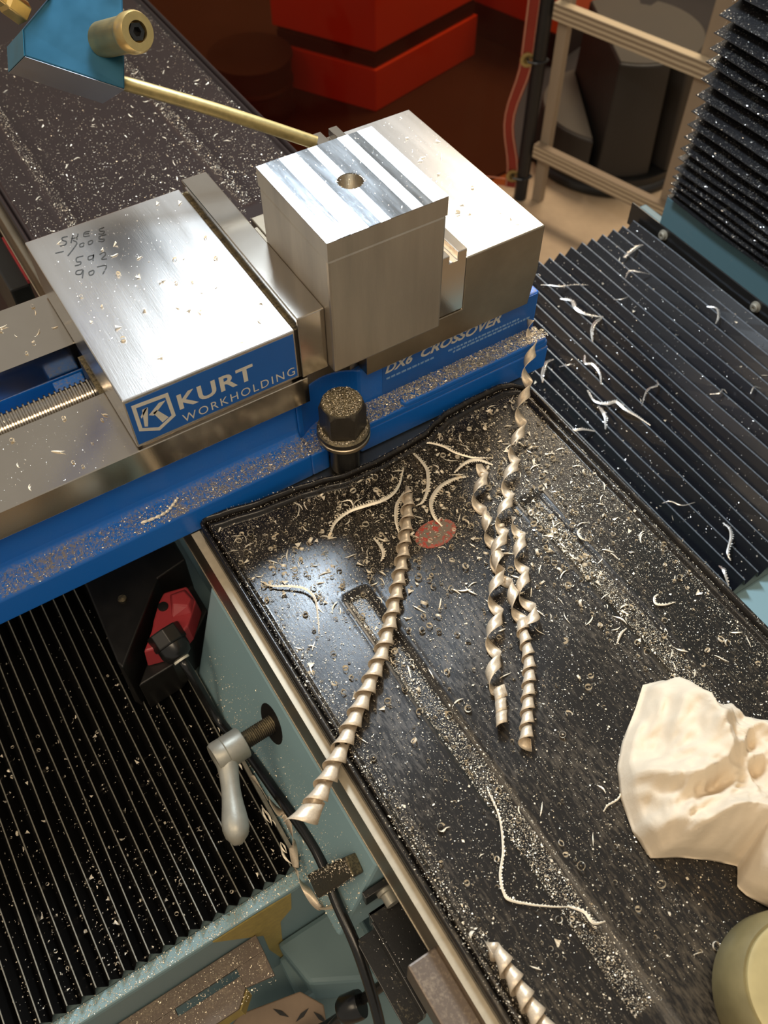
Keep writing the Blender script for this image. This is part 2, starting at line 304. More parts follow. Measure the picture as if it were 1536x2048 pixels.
# ---------------------------------------------------------------- milling machine body
base = thing('milling_machine', 'teal painted milling machine base and column behind the bellows', 'machine', (60, 300, FZ))
mb = MB(); mb.box(-138, 264, -420, 620, -330, -152); mb.box(-84, 250, 505, 760, -330, 700)
mb.box(-240, 420, -380, 820, FZ, -330)
mb.build('base_casting', M['teal_dark'], base, bevel=4)
mb = MB(); mb.box(254.5, 264.2, -420, -131, -153, -148); mb.build('way_flange', M['teal'], base, bevel=2)
mb = MB(); mb.box(254.5, 300, 145, 520, -156, -150); mb.build('way_flange', M['teal'], base, bevel=2)
mb = MB(); mb.box(-104, 240, 486, 510, -170, -88.5)
mb.build('column_foot', M['teal_foot'], base, bevel=3)
mb = MB(); mb.box(-136, 250, 486.2, 497, -138, -122)
mb.build('foot_ledge', M['teal_foot'], base, bevel=2)
# worn yellow filler on the wall of the base
mb = MB(); st = [(-205, -154), (-181, -154), (-150, -156), (-153, -190), (-163, -205), (-167, -255), (-158, -300), (-172, -320), (-178, -260), (-177, -212), (-190, -185)]
mb.prism([(y, z) for y, z in st], 263.6, 264.5, 'x'); mb.build('worn_patch', M['stain'], base)
mb = MB(); mb.box(264, 300, -176, -110, -330, -300); mb.prism([(264, -172), (300, -165), (330, -110), (264, -110)], -330, -255); mb.build('lower_ledge', M['teal_dark'], base, bevel=4)

sad = thing('mill_saddle', 'teal painted saddle with sloping front under the table', 'saddle', (90, 0, -152))
mb = MB(); mb.prism([(130, -40), (-104, -40), (-109, -46), (-137, -146), (-137, -151.5), (130, -151.5)], 98, 304, 'x'); mb.box(-125, 98.5, -98, 130, -151.5, -40)
mb.build('saddle_casting', M['teal'], sad, bevel=2.5)
mb = MB(); mb.lathe([(0, 0), (13.5, 0), (13.5, .8), (0, .8)], (191.8, -115.3, -70.2), (0, -100, 28), 28); mb.build('stud_hole', M['black'], sad)

tab = thing('mill_table', 'long steel milling table carrying the vise and both chip mats', 'table', (0, 19, -45))
mb = MB(); mb.box(-720, 560, -108, 145, -39.6, -.2)
mb.build('table_slab', M['steel_side'], tab, bevel=.8)
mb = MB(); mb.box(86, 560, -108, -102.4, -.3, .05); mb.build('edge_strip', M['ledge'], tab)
mb = MB(); mb.box(-720, 560, -108.4, -107.8, -39.6, -37.6); mb.build('chip_line', M['dust'], tab)

# ---------------------------------------------------------------- bellows
def bellows_y(name, x0, x1, ya, yb, n, zp, zv, mat, label, edge=True, asym=.5):
    t = thing(name, label, 'bellows', ((x0 + x1) / 2, (ya + yb) / 2, zv))
    p = (yb - ya) / n; R_ = random.Random(n); xs = [x0 + (x1 - x0) * q / 12 for q in range(13)]
    val = [[(x, ya + i * p + .4 * sin(x * .02 + i), zv) for x in xs] for i in range(n + 1)]
    for i in range(n):
        yp = ya + (i + asym) * p; k = R_.uniform(-.6, .6)
        pk = [(x, yp + .5 * sin(x * .017 + i * 2), zp + k + .5 * sin(x * .03 + i)) for x in xs]
        mb = MB(); mb.strip([val[i], pk, val[i + 1]]); o = mb.build('pleat', mat, t, solid=.5)
        mb = MB(); mb.tube(pk, .5, 5); mb.build('lit_edge', M['edge'] if ya < 0 else M['edge_rear'], o)  # pale tube drawn along each crest as its highlight line
    return t
bellows_y('rear_bellows', -132, 254, 146, 484, 24, -134.8, -146.2, M['bellow'], 'black pleated way cover lying flat behind the table', asym=.70)
fb = bellows_y('front_bellows', -136, 254, -408, -139, 31, -138, -150, M['bellow_front'], 'black pleated way cover in front of the table under the vise handle end', asym=.5)
mb = MB(); mb.box(-132, 253, -139, -136.5, -149, -136); mb.build('end_strip', M['edge'], fb)
zs = [166, 148, 130, 111, 90.9, 75.7, 62.2, 50.7, 35.8, 21.3, 5.9, -7.5, -20.4, -32.3, -41.6, -52.4, -61.3, -69.1, -77.3, -84]
t = thing('column_bellows', 'black wet pleated way cover hanging upright on the column', 'bellows', (75, 490, -88))
rows = []
XC = [-97 + 22 * k for k in range(17)]
for i, z in enumerate(zs):
    w = 18 if i < 14 else 14
    zm = (z + (zs[i + 1] if i + 1 < len(zs) else -88)) / 2
    rows.append([(x - .5 * (k == 0), 478, z + .6 * sin(x * .05 + i)) for k, x in enumerate(XC)])
    rows.append([(x + 4 * (k == 0), 478 + w, zm + 1 + .5 * sin(x * .04 + i)) for k, x in enumerate(XC)])
for i in range(0, len(rows) - 2, 2):
    mb = MB(); mb.strip(rows[i:i + 3]); mb.build('pleat', M['bellow_col'], t, solid=.6)
mb = MB(); mb.box(-92, 252, 497, 503, -88, 172); mb.build('backing', M['black'], t)
# flat clamp strip between the lying bellows and the column
t = thing('clamp_strip', 'black steel strip with two screws at the end of the flat bellows', 'strip', (50, 484, -149))
mb = MB(); mb.box(-144, 256, 484.4, 486, -147, -121); mb.build('strip_plate', M['black_metal'], t, bevel=.4)
for x in (-92, 38):
    mb = MB(); mb.lathe([(0, 0), (5.6, 0), (5.6, 1), (4.4, 1.4), (4.3, 3.6), (3.6, 4.2), (1.8, 4.2), (1.8, 2), (0, 2)], (x, 484.4, -129), (0, -1, 0), 20); mb.build('screw', M['zinc'], t, auto=40)

# ---------------------------------------------------------------- chip mats
def bead(d, c, h, w): return h * (1 - (d - c) ** 2 / w ** 2) ** .7 if abs(d - c) < w else 0
EDGE = [(-103, 96), (-101, 86), (-96, 82), (-88, 84), (-60, 89), (-40, 91), (-25, 94), (-5, 99), (15, 100), (35, 99), (55, 97), (68, 92), (78, 89), (100, 88), (122, 88), (130, 91), (136, 98), (141, 110)]
def edge_x(y):
    for (ya, xa), (yb, xb) in zip(EDGE, EDGE[1:]):
        if y <= yb: 
            u = (y - ya) / (yb - ya); u = u * u * (3 - 2 * u) if -90 < y < 125 else u
            return xa + (xb - xa) * u
    return EDGE[-1][1]
def make_mat(sign, x_far, chans, mat, label, step):
    t = thing('chip_mat', label, 'mat', (sign * 220, 19, 0))
    ys = [-103 + .3 * k for k in range(5)] + [-101.6 + .6 * k for k in range(20)]
    y = ys[-1]
    while y < 129: y += step; ys.append(y)
    while y < 139.6: y += .6; ys.append(min(y, 140.3))
    ys += [140.6, 141]
    os_ = [0, .3, .6, .9, 1.2] + [1.2 + .6 * k for k in range(1, 20)]; o = os_[-1]
    while o < x_far - 90: o += step * 1.2; os_.append(o)
    rows = []
    R_ = random.Random(3)
    for o in os_:
        r = []
        for y in ys:
            e = edge_x(y); u = max(0, min(1, o / 70)); x = (e + o) * (1 - u) + (90 + o + 8 * (1 - u)) * u if o > 0 else e
            d = min(o, y + 103, 141 - y)
            dc = min(max(o, .0), y + 103, 141 - y)
            z = 4.0
            if d < .3: z = 5.5
            elif d < 10: z = 4 + bead(d, 2.4, 5.4, 2.5) + bead(d, 7.2, 3.2, 2.3)
            for yc, hw, xs in chans:
                # rounded start of the recessed channel
                dx = x - xs; dy = abs(y - yc)
                ins = min(hw - dy, dx)
                if ins > -2.5:
                    if ins > 1.2: z -= 2.4
                    elif ins > -.2: z -= 2.4 * (ins + .2) / 1.4
                    else: z += .9 * (1 - abs(ins + 1.3) / 1.2) if abs(ins + 1.3) < 1.2 else 0
            if d > 10: z += .12 * sin(x * .11 + y * .07) 
            r.append((sign * x, y, z))
        rows.append(r)
    mb = MB(); mb.strip(rows)
    # skirt down to the table
    ring = [rows[i][0] for i in range(len(rows))] + [rows[-1][j] for j in range(1, len(ys))] + [rows[i][-1] for i in range(len(rows) - 2, -1, -1)] + [rows[0][j] for j in range(len(ys) - 2, 0, -1)]
    n = len(ring); mb.add(ring + [(p[0], p[1], .1) for p in ring], [(i, n + i, n + (i+1) % n, (i+1) % n) for i in range(n)])
    mb.add([(p[0], p[1], .1) for p in ring], [tuple(range(n))])
    mb.build('mat_sheet', mat, t, auto=75); return t
mat_r = make_mat(1, 470, [(-44.5, 7.5, 177), (84, 7.5, 176)], M['mat'], 'black rubber chip mat with two channels right of the vise', 2.2)
mat_l = make_mat(-1, 700, [(-60.5, 7, 150), (73, 7, 192)], M['mat_left'], 'black rubber chip mat with two channels left of the vise', 3.6)
# round worn badge with a double rim
cx, cy = 167.5, 18.5
mb = MB(); n = 40
def ell(a, k): return (cx + 9.5 * k * cos(a), cy + 14 * k * sin(a))
mb.prism([ell(2 * pi * i / n, 1) for i in range(n)], 4.05, 4.35); bd = mb.build('badge', M['badge'], mat_r)
mb = MB()
for i in range(n):
    if i % 10 in (0, 4, 7): continue
    a, b = 2 * pi * i / n, 2 * pi * (i + .9) / n
    p = [ell(a, .84), ell(b, .84), ell(b, .98), ell(a, .98)]
    mb.prism(p, 4.35, 4.5)
mb.build('badge_rim', M['badge_rim'], bd)

# ---------------------------------------------------------------- vise
vise = thing('milling_vise', 'blue and steel milling vise holding the aluminium block', 'vise', (0, 0, 0))
mb = MB()
prof = [(0, .2), (86, .2), (85.4, 20), (84.4, 21), (73, 24.5), (70.6, 27), (70, 31), (70, 56.8), (24, 56.8), (24, 30), (0, 30)]
for sg in (1, -1):
    mb.prism([(z, sg * x) for x, z in prof], -330, -21, 'y')
    arc = [(70, -21)] + [(94 - sqrt(max(0, 32 ** 2 - (y - 3) ** 2)), y) for y in range(-17, 25, 2)] + [(70, 25), (70, 165), (0, 165), (0, -21)]
    mb.prism([(sg * x, y) for x, y in arc], .2, 57)
    fl = [(60, -21.5), (86, -21.5), (86, -9), (80, -7), (76, -3), (76, 6), (80, 12), (86, 15), (87, 166), (60, 166)]
    mb.prism([(sg * x, y) for x, y in fl], .2, 20.5)
    mb.prism([(sg * x, y) for x, y in [(60, 15), (80, 15), (86.5, 18), (86.5, 165), (60, 165)]], 20, 26)
    mb.prism([(sg * x, y) for x, y in [(79, 50), (83, 46), (87, 48), (87, 163), (79, 163)]], 25, 30)
mb.build('vise_base', M['blue'], vise, bevel=1.6, seg=3)
for sg in (1, -1):
    mb = MB(); mb.box(min(sg * 24, sg * 76.2), max(sg * 24, sg * 76.2), -330, -13.7, 57, 77.5)
    mb.build('bed_rail', M['steel'], vise, bevel=.5)
mb = MB()
arc = [(66, -13.6)] + [(95 - sqrt(max(0, 33 ** 2 - (y - 3) ** 2)), y) for y in range(-10, 21, 2)] + [(66, 26), (-66, 26), (-66, -13.6)]
mb.prism(arc, 57.2, 77.4); mb.build('bed_block', M['steel_side'], vise, bevel=.4)
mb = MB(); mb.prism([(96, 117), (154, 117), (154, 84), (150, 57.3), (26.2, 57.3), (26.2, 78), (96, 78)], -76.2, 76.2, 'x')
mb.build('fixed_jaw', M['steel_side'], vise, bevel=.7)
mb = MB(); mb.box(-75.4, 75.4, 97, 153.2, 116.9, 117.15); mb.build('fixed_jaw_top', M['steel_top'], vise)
mb = MB(); mb.prism([(75, 79), (75, 123.6), (83.5, 123.6), (83.5, 118), (89.4, 118), (89.4, 124), (95.8, 124), (95.8, 79)], -75.2, 76.2, 'x')
mb.build('jaw_plate', M['steel'], vise, bevel=.4)
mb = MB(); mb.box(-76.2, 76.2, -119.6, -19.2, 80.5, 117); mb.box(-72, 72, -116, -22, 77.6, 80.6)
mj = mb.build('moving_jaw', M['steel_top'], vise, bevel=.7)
mb = MB(); mb.box(-74.6, 76.3, -17.2, 0, 79, 123.8); mb.build('jaw_plate', M['steel'], vise, bevel=.6)
mb = MB(); mb.box(-74, 74.5, -19.3, -17.1, 79, 115); mb.build('jaw_gap', M['dark_oxide'], vise)
PX_ = lambda x: (lambda a, b, h: (x + h, a, b))
mb = MB(); mb.box(76.1, 76.35, -118.6, -20.3, 82.6, 114.6); lab = mb.build('side_label', M['blue_label'], mj)
# shield emblem: outline, chevron bars
def poly_ring(pts, k):
    cx_ = sum(p[0] for p in pts) / len(pts); cz = sum(p[1] for p in pts) / len(pts)
    return [(cx_ + (p[0] - cx_) * k, cz + (p[1] - cz) * k) for p in pts]
sh = [(-116, 111.8), (-95.6, 110.6), (-94.8, 92.4), (-105.5, 86.6), (-116.1, 92.3)]
inn = poly_ring(sh, .80); mb = MB()
for i in range(5):
    j = (i + 1) % 5; mb.prism([sh[i], sh[j], inn[j], inn[i]], 76.35, 76.5, 'x')
for q in ([(-111.2, 106.2), (-107.9, 106.4), (-110.9, 93.0), (-112.6, 94.0)], [(-108.6, 100.6), (-101.6, 106.2), (-98.0, 106.0), (-106.2, 99.0)], [(-106.2, 101.0), (-103.8, 102.0), (-98.8, 93.4), (-102.8, 91.6)], [(-112.8, 100.4), (-108.2, 106.3), (-109.6, 106.3), (-113.0, 102.0)]):
    mb.prism(q, 76.35, 76.5, 'x')
mb.build('emblem', M['label_ink'], mj)
text_mesh('KURT', 'lettering', M['label_ink'], mj, (-91.8, -46.5, 94.9, 106.2), PX_(76.36), bold=.28, space=1.12)
text_mesh('WORKHOLDING', 'lettering', M['label_ink'], mj, (-91.6, -21.8, 84.6, 90.6), PX_(76.36), bold=-.012, space=1.25)
# pencilled figures on the jaw top
mb = MB()
for st_ in DATA['HAND']:
    P = [Vector((x, y, 117.2)) for x, y in st_]; P = smooth_path(P, 4 * len(P)) if len(P) > 2 else P
    rows = []
    for i, p in enumerate(P):
        d = (P[min(i + 1, len(P) - 1)] - P[max(i - 1, 0)]).normalized(); nn = Vector((-d.y, d.x, 0)) * .34
        rows.append([p - nn, p + nn])
    mb.strip(rows)
mb.build('pencil_figures', M['pencil'], mj)
mb = MB(); mb.box(69.9, 70.25, 41, 163, 26.5, 56); sk = mb.build('side_label', M['blue_label'], vise)
text_mesh('DX6', 'lettering', M['label_ink'], sk, (42.9, 64, 44.6, 52.5), PX_(70.3), bold=.34, shear=.3)
text_mesh('CROSSOVER', 'lettering', M['label_ink'], sk, (70, 134, 44.6, 52.5), PX_(70.3), bold=.34, shear=.3)
mb = MB(); R_ = random.Random(5)
for yy0, yy1, zz in ((44, 78, 39), (92, 150, 39), (96, 158, 36)):
    y = yy0
    while y < yy1:
        w = R_.uniform(1.2, 3.6); mb.box(70.2, 70.4, y, y + w, zz, zz + 1.5); y += w + .9
mb.build('small_print', M['label_dim'], sk)
# lead screw between the rails
mb = MB(); prof = []; y = 0
while y < 215:
    prof += [(9.0, y), (10.4, y + .8), (10.4, y + 1.7), (9.0, y + 2.5)]; y += 3.2
mb.lathe(prof, (6, -330, 62), (0, 1, 0), 24); mb.build('lead_screw', M['steel'], vise, auto=30)
mb = MB(); mb.lathe([(0, 0), (11.5, 0), (11.5, 12), (0, 12)], (6, -117, 62), (0, 1, 0), 24); mb.box(-13, 24, -122, -118, 46, 76); mb.build('screw_nut', M['dark_oxide'], vise, auto=40)
mb = MB(); mb.box(-22, -9, -141, -122, 31, 57); mb.build('stop_lug', M['blue'], vise, bevel=1)

# clamp bolt through the flange slot
t = thing('clamp_bolt', 'dusty hex head bolt with washer clamping the vise flange', 'bolt', (91.5, -.5, 0))
mb = MB(); ring = []; c6 = []
for k in range(36):
    a = 2 * pi * k / 36; f = (a % (pi / 3)) - pi / 6; rh = 12.5 / cos(f); ring.append((a, rh))
vs = []; fs = []
for lv in range(5):
    for a, rh in ring:
        ch = max(0, rh - 12.5)
        r, z = [(rh, 42), (rh, 60.2 - ch * 1.8 + 2), (12.8, 62.4), (12.2, 63.2), (3.5, 63.4)][lv]
        vs.append((91.5 + r * cos(a), -.5 + r * sin(a), z))
for lv in range(4):
    for k in range(36): fs.append((lv * 36 + k, lv * 36 + (k + 1) % 36, (lv + 1) * 36 + (k + 1) % 36, (lv + 1) * 36 + k))
fs += [tuple(range(36))[::-1], tuple(range(144, 180))]
mb.add(vs, fs); mb.build('hex_head', M['dark_oxide'], t, auto=28)
mb = MB(); mb.lathe([(0, 37), (15.2, 37), (16.4, 38), (16.4, 40.6), (15.2, 41.8), (0, 41.8)], (91.5, -.5, 0), seg=40); mb.build('washer', M['dark_oxide'], t, auto=40)
mb = MB(); mb.lathe([(0, 33.5), (16, 33.5), (16.6, 34), (16.6, 36.4), (15.8, 37), (0, 37)], (91.5, -.5, 0), seg=40); mb.build('washer', M['steel_side'], t, auto=40)
mb = MB(); mb.lathe([(0, 4.6), (9.5, 4.6), (9.5, 33.5), (0, 33.5)], (91.5, -.5, 0), seg=28); mb.build('shank', M['black_metal'], t, auto=40)

# ---------------------------------------------------------------- workpiece
wp = thing('aluminium_block', 'square aluminium workpiece with milled bright top and bored hole in the vise', 'workpiece', (45, 37, 79.5))
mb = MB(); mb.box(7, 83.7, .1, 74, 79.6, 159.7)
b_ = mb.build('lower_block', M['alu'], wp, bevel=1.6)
hx_, hy_, hr = 45.2, 36.9, 7.4
def hole_slab(z0, z1, grow):
    mb = MB(); n = 48; x0, x1, y0, y1 = 7 - grow, 83.7 + grow, .1 - grow * 0, 74 + grow * 0
    out = []; cr = []
    for k in range(n):
        a = 2 * pi * (k + .5) / n; c, s_ = cos(a), sin(a)
        tt = min(((x1 if c > 0 else x0) - hx_) / c if abs(c) > 1e-9 else 1e9, ((y1 if s_ > 0 else y0) - hy_) / s_ if abs(s_) > 1e-9 else 1e9)
        out.append((hx_ + c * tt, hy_ + s_ * tt)); cr.append((hx_ + hr * c, hy_ + hr * s_))
    # snap the ray nearest each corner onto it
    for X_, Y_ in ((x0, y0), (x0, y1), (x1, y0), (x1, y1)):
        k = min(range(n), key=lambda i: (out[i][0] - X_) ** 2 + (out[i][1] - Y_) ** 2); out[k] = (X_, Y_)
    vs = [(*p, z0) for p in out] + [(*p, z1) for p in out] + [(*p, z1) for p in cr] + [(*p, z0) for p in cr]; fs = []
    for k in range(n):
        j = (k + 1) % n
        fs += [(k, j, n + j, n + k), (n + k, n + j, 2 * n + j, 2 * n + k)]
    mb.add(vs, fs); m2 = MB(); m2.add([(*p, z1 - .3) for p in cr] + [(*p, z0 - 25 + 26) for p in cr], [(k, n + k, n + (k + 1) % n, (k + 1) % n) for k in range(n)] + [tuple(range(n, 2 * n))])
    return mb, m2
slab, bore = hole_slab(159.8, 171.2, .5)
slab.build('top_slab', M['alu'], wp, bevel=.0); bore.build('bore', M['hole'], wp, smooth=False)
# cutter passes on top: narrow strips at slightly different heights, cut round the hole
bands = [0.1, 6, 14, 25, 32, 38, 51, 58, 64, 74]
hts = [171.45, 171.62, 171.5, 171.66, 171.48, 171.58, 171.7, 171.5, 171.6]
for i in range(9):
    y0, y1, zz = bands[i], bands[i + 1], hts[i]
    mb = MB()
    N = 60; xs = [6.5 + 77.7 * k / N for k in range(N + 1)]
    ysn = 10
    for k in range(ysn):
        ya, yb = y0 + (y1 - y0) * k / ysn, y0 + (y1 - y0) * (k + 1) / ysn; ym = (ya + yb) / 2
        dx = sqrt(max(0, hr ** 2 - (ym - hy_) ** 2)) if abs(ym - hy_) < hr else 0
        segs = [(6.5, 84.2)] if not dx else [(6.5, hx_ - dx), (hx_ + dx, 84.2)]
        for a, b in segs: mb.box(a, b, ya, yb, 171.1, zz)
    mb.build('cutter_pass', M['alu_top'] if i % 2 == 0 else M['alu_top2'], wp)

# ---------------------------------------------------------------- coolant nozzle block
def ray_pt(l): return Vector(l)
nz = thing('coolant_nozzle', 'blue anodised mist coolant block with brass knob and long brass tube', 'nozzle', (-110, -50, 190))
F_ = [Vector(p) for p in [(-129.2, -71.6, 207.6), (-139, -42, 221), (-128, -10, 219), (-103, -24.8, 195.9), (-86.7, -34.8, 181.8), (-118.6, -77.4, 198.6)]]
dep = Vector((-36, -6, -24)); n = 6
bk = [p + dep for p in F_]
mb = MB(); mb.add(F_ + bk, [tuple(range(n))[::-1], tuple(range(n, 2 * n))] + [(i, (i + 1) % n, n + (i + 1) % n, n + i) for i in range(n)]); mb.build('block', M['ano'], nz, bevel=.8)
def side_plate(p, q, th):
    nn = (q - p).cross(dep).normalized(); c_ = sum(F_, Vector()) / 6
    if nn.dot((p + q) / 2 - c_) < 0: nn = -nn
    d9 = dep * .97; m = MB(); m.hexa([p + nn * .1, q + nn * .1, q + d9 + nn * .1, p + d9 + nn * .1], [p + nn * th, q + nn * th, q + d9 + nn * th, p + d9 + nn * th]); return m
side_plate(F_[5], F_[4], .5).build('under_facet', M['grey_bottom'], nz, bevel=.2)
side_plate(F_[0], F_[5], .5).build('end_facet', M['ano_light'], nz, bevel=.2)
kb = Vector((-110.2, -34.3, 199.7))
# brass adjusting knob
kdn = (Vector((-76.6, -22.4, 215.3)) - kb).normalized(); mb = MB()
mb.lathe([(0, 0), (9.2, 0), (9.6, 1), (9.6, 28), (10.4, 29), (10.8, 31), (10.8, 36), (9.8, 38), (5.6, 38), (5.4, 32), (0, 32)], kb, kdn, 32); mb.build('knob', M['brass'], nz, auto=40)
mb = MB(); mb.lathe([(0, 32.2), (5, 32.2), (5, 37), (2.6, 37.2), (2.6, 34), (0, 34)], kb, kdn, 6); mb.build('knob_socket', M['black'], nz)
mb = MB(); a_, b2 = Vector((-98, -33, 180)), Vector((-40.5, 62, 140.5))
mb.tube([a_ + (b2 - a_) * k / 6 + Vector((0, 0, 1.2 * sin(pi * k / 6))) for k in range(7)], 4.1, 16); mb.build('spray_tube', M['brass_dull'], nz, smooth=False, auto=60)
mb = MB(); mb.lathe([(0, 0), (7, 0), (7, 12), (5.5, 14), (5.5, 22), (0, 22)], (-139, -67, 211), (.1, -.6, .75), 6); mb.build('hose_fitting', M['brass'], nz, bevel=.5)
mb = MB(); mb.lathe([(0, 0), (6, 0), (6, 9), (4.5, 11), (4.5, 18), (0, 18)], (-139, -52, 219), (.1, -.5, .85), 6); mb.build('hose_fitting', M['brass'], nz, bevel=.5)
mb = MB(); mb.tube(smooth_path([(-137, -80, 226), (-134, -98, 246), (-140, -126, 290), (-150, -176, 360)], 14), 5, 12); mb.build('air_hose', M['hose_blue'], nz, auto=60)
mb = MB(); mb.tube(smooth_path([(-130, -14, 214), (-134, -4, 240), (-140, 4, 300), (-155, 10, 380)], 14), 4, 12); mb.build('support_rod', M['dark_oxide'], nz, auto=60)

# ---------------------------------------------------------------- front details under the vise
t = thing('connector_cover', 'black sheet cover under the blue vise overhang', 'cover', (60, -140, -150))
mb = MB(); mb.prism([(18, -178), (20, -110), (47, -110), (52, -134), (103, -180), (98, -183)], -137, -74, top=[(26, -177), (31, -110), (50, -110), (54, -133), (105, -179.6), (100, -181)])
mb.build('cover_shell', M['black'], t, bevel=1.2)
mb = MB(); mb.lathe([(0, 0), (3.2, 0), (3, 1.6), (0, 2.2)], (57, -160, -74), (0, 0, 1), 14); mb.build('cover_screw', M['dark_oxide'], t)
t = thing('cable_plug', 'red and black cable plug with gland beside the black cover', 'plug', (75, -140, -137))
mb = MB(); mb.prism([(58, -131), (54, -112), (79.4, -111.6), (93.6, -127.9), (105.8, -150), (108, -176)], -137, -100); mb.build('plug_base', M['black'], t, bevel=1)
rp = [(60.4, -133.4), (64.4, -116.3), (79.6, -115.7), (89.6, -124.1), (96.1, -129.7), (103.4, -145), (98.1, -165.3), (84.9, -153.3), (78.4, -149.3), (66, -139.6)]
cR = (83, -137)
mb = MB(); mb.prism(rp, -100, -81, top=[(cR[0] + (x - cR[0]) * .93, cR[1] + (y - cR[1]) * .93) for x, y in rp]); rb = mb.build('plug_body', M['red'], t, bevel=1.4)
mb = MB(); mb.prism([(66, -131), (67, -119.5), (79, -117.5), (88, -124), (84, -137)], -81.2, -75.5, top=[(70.4, -129.5), (72, -121.5), (80, -120), (84, -124.5), (77, -132.5)]); mb.build('plug_hump', M['red'], rb, bevel=1)
mb = MB(); mb.lathe([(0, 0), (3.6, 0), (3.6, 1), (1.8, 1.2), (0, 1.2)], (72.5, -138.4, -81), (0, 0, 1), 18); mb.build('plug_screw', M['black'], rb)
gd = Vector((18.5, 2.3, -9)).normalized(); g0 = Vector((90, -146.5, -79))
mb = MB(); mb.lathe([(0, 0), (11.5, 0), (12, 1), (12, 11), (11, 12), (0, 12)], g0, gd, 8); mb.build('gland_nut', M['black'], t, bevel=.5)
mb = MB(); mb.lathe([(0, 12), (10.8, 12), (10.6, 17), (9, 21), (5.5, 23), (0, 23)], g0, gd, 28); mb.build('gland_dome', M['black_gloss'], t, auto=40)
ge = g0 + gd * 23
mb = MB(); mb.lathe([(0, 0), (5.6, 0), (5.6, 1.6), (0, 1.6)], ge, gd, 24); mb.build('seal_ring', M['white'], t, auto=40)
cab = [ge + gd * .5, ge + gd * 10, (141, -139, -137), (181, -133.5, -121), (213.6, -131, -112), (262.1, -127, -104), (293.9, -131, -108), (326, -134, -116), (364, -143, -138), (392, -160, -170)]
mb = MB(); mb.tube(smooth_path(cab, 60), 3.3, 12); mb.build('cable', M['black_gloss'], t, auto=60)
t = thing('cable_clip', 'chip covered square clip holding the black cable on the saddle', 'clip', (281, -124, -112))
mb = MB(); mb.hexa([(272, -133, -108), (288, -134, -108), (299, -113.5, -62), (288, -111.5, -60)], [(273, -139, -104), (288, -140, -104), (299, -121, -57), (288, -119, -55)]); mb.build('clip_body', M['dark_oxide'], t, bevel=1)
# locking lever
t = thing('locking_lever', 'grey cast locking lever on a threaded stud in the saddle', 'lever', (194, -140, -80))
hp = Vector((191.8, -114.6, -70)); hub = Vector((194, -142, -68))
mb = MB(); pts = [hp + (hub - hp) * (k / 44) for k in range(45)]; mb.tube(pts, [5.2 + .5 * (k % 2) for k in range(45)], 16); mb.build('stud', M['dark_oxide'], t, auto=30)
hd = (hub - hp).normalized(); h0 = hub - hd * 6
mb = MB(); mb.lathe([(0, 0), (9.5, 0), (10, .8), (10, 12), (9.6, 12.4), (10, 12.8), (10, 18), (9, 20), (0, 20)], h0, hd, 28); mb.build('hub', M['zinc'], t, auto=35)
e_ = Vector((245, -166, -74)); s_ = hub + hd * 6; dirn = (e_ - s_)
P = [s_ + dirn * k / 12 for k in range(13)]
mb = MB(); mb.tube(P, [8.5, 7.6, 6.4, 5.9, 5.7, 5.7, 6.0, 6.5, 7.2, 7.8, 7.9, 6.6, 2.5], 20); mb.build('handle', M['zinc'], t, auto=70)
# limit bracket and dog under the table
t = thing('limit_bracket', 'oily black sheet bracket under the table edge at lower centre', 'bracket', (335, -110, -120))
mb = MB(); mb.box(313, 368, -120, -92, -93, -91); mb.box(313, 315, -120, -92, -118, -91); mb.box(318, 372, -121, -119, -112, -91); mb.box(318, 372, -132, -120, -113, -111); mb.box(305, 309, -119, -90, -90, -74)
mb.build('bracket_sheet', M['black_metal'], t, bevel=.4)
mb = MB(); mb.lathe([(0, 0), (6, 0), (6, 2), (4.5, 2.5), (4.5, 9), (0, 9)], (309, -106, -82), (1, 0, 0), 18); mb.build('nut', M['zinc'], t, auto=40)
t = thing('stop_block', 'brown speckled steel stop block on the table front edge', 'block', (380, -114, -45))
mb = MB(); mb.box(357, 470, -124, -107.4, -42, -12); mb.build('stop_body', M['speck_steel'], t, bevel=1.2)
t = thing('slotted_plate', 'slotted steel plate covered in chips fixed to the machine base', 'plate', (285, -215, -190))
o_ = [(264.6, -176), (270, -176), (272.5, -181)]
z0_, z1_ = -200, -196.5
# outline in plan (x out from the base wall, y along it)
pl_ = [(264.8, -262), (264.8, -181), (292.5, -181), (289.5, -201), (296, -208), (296, -262)]
def strip_rect(x0, x1, y0, y1): return [(x0, y0), (x1, y0), (x1, y1), (x0, y1)]
mb = MB()
for q in ([(264.8, -290), (264.8, -181), (276, -181), (276, -290)], [(276, -201), (276, -181), (293, -181.5), (289.5, -201)], [(281.5, -290), (281.5, -201), (289.5, -201), (298, -210), (298, -290)], [(276, -290), (276, -245), (281.5, -245), (281.5, -290)]):
    mb.prism(q, z0_, z1_)
mb.build('plate_top', M['speck_steel'], t, bevel=.3)
mb = MB(); mb.box(296, 298, -290, -210, -222, z0_); mb.prism([(289.5, -201), (291, -200.5), (299, -209.5), (298, -210.5)], -222, z0_); mb.build('plate_lip', M['stain'], t)
t = thing('lower_cable', 'black cable with a gland below the long cable at bottom centre', 'cable', (335, -140, -255))
mb = MB(); mb.tube(smooth_path([(325, -196, -244), (334, -165, -215), (338, -140, -175), (341, -123, -150)], 20), 3.4, 12); mb.build('cable_run', M['black_gloss'], t, auto=60)
mb = MB(); mb.lathe([(0, 0), (8.5, 0), (9, 2), (9, 12), (7, 15), (0, 15)], (340, -143, -172), (-.2, -.75, -.35), 20); mb.build('gland', M['black_gloss'], t, auto=40)
mb = MB(); mb.tube(smooth_path([(338, -152, -182), (338, -165, -200), (342, -185, -235), (346, -210, -280)], 16), 3.2, 12); mb.build('cable_tail', M['black_gloss'], t, auto=60)
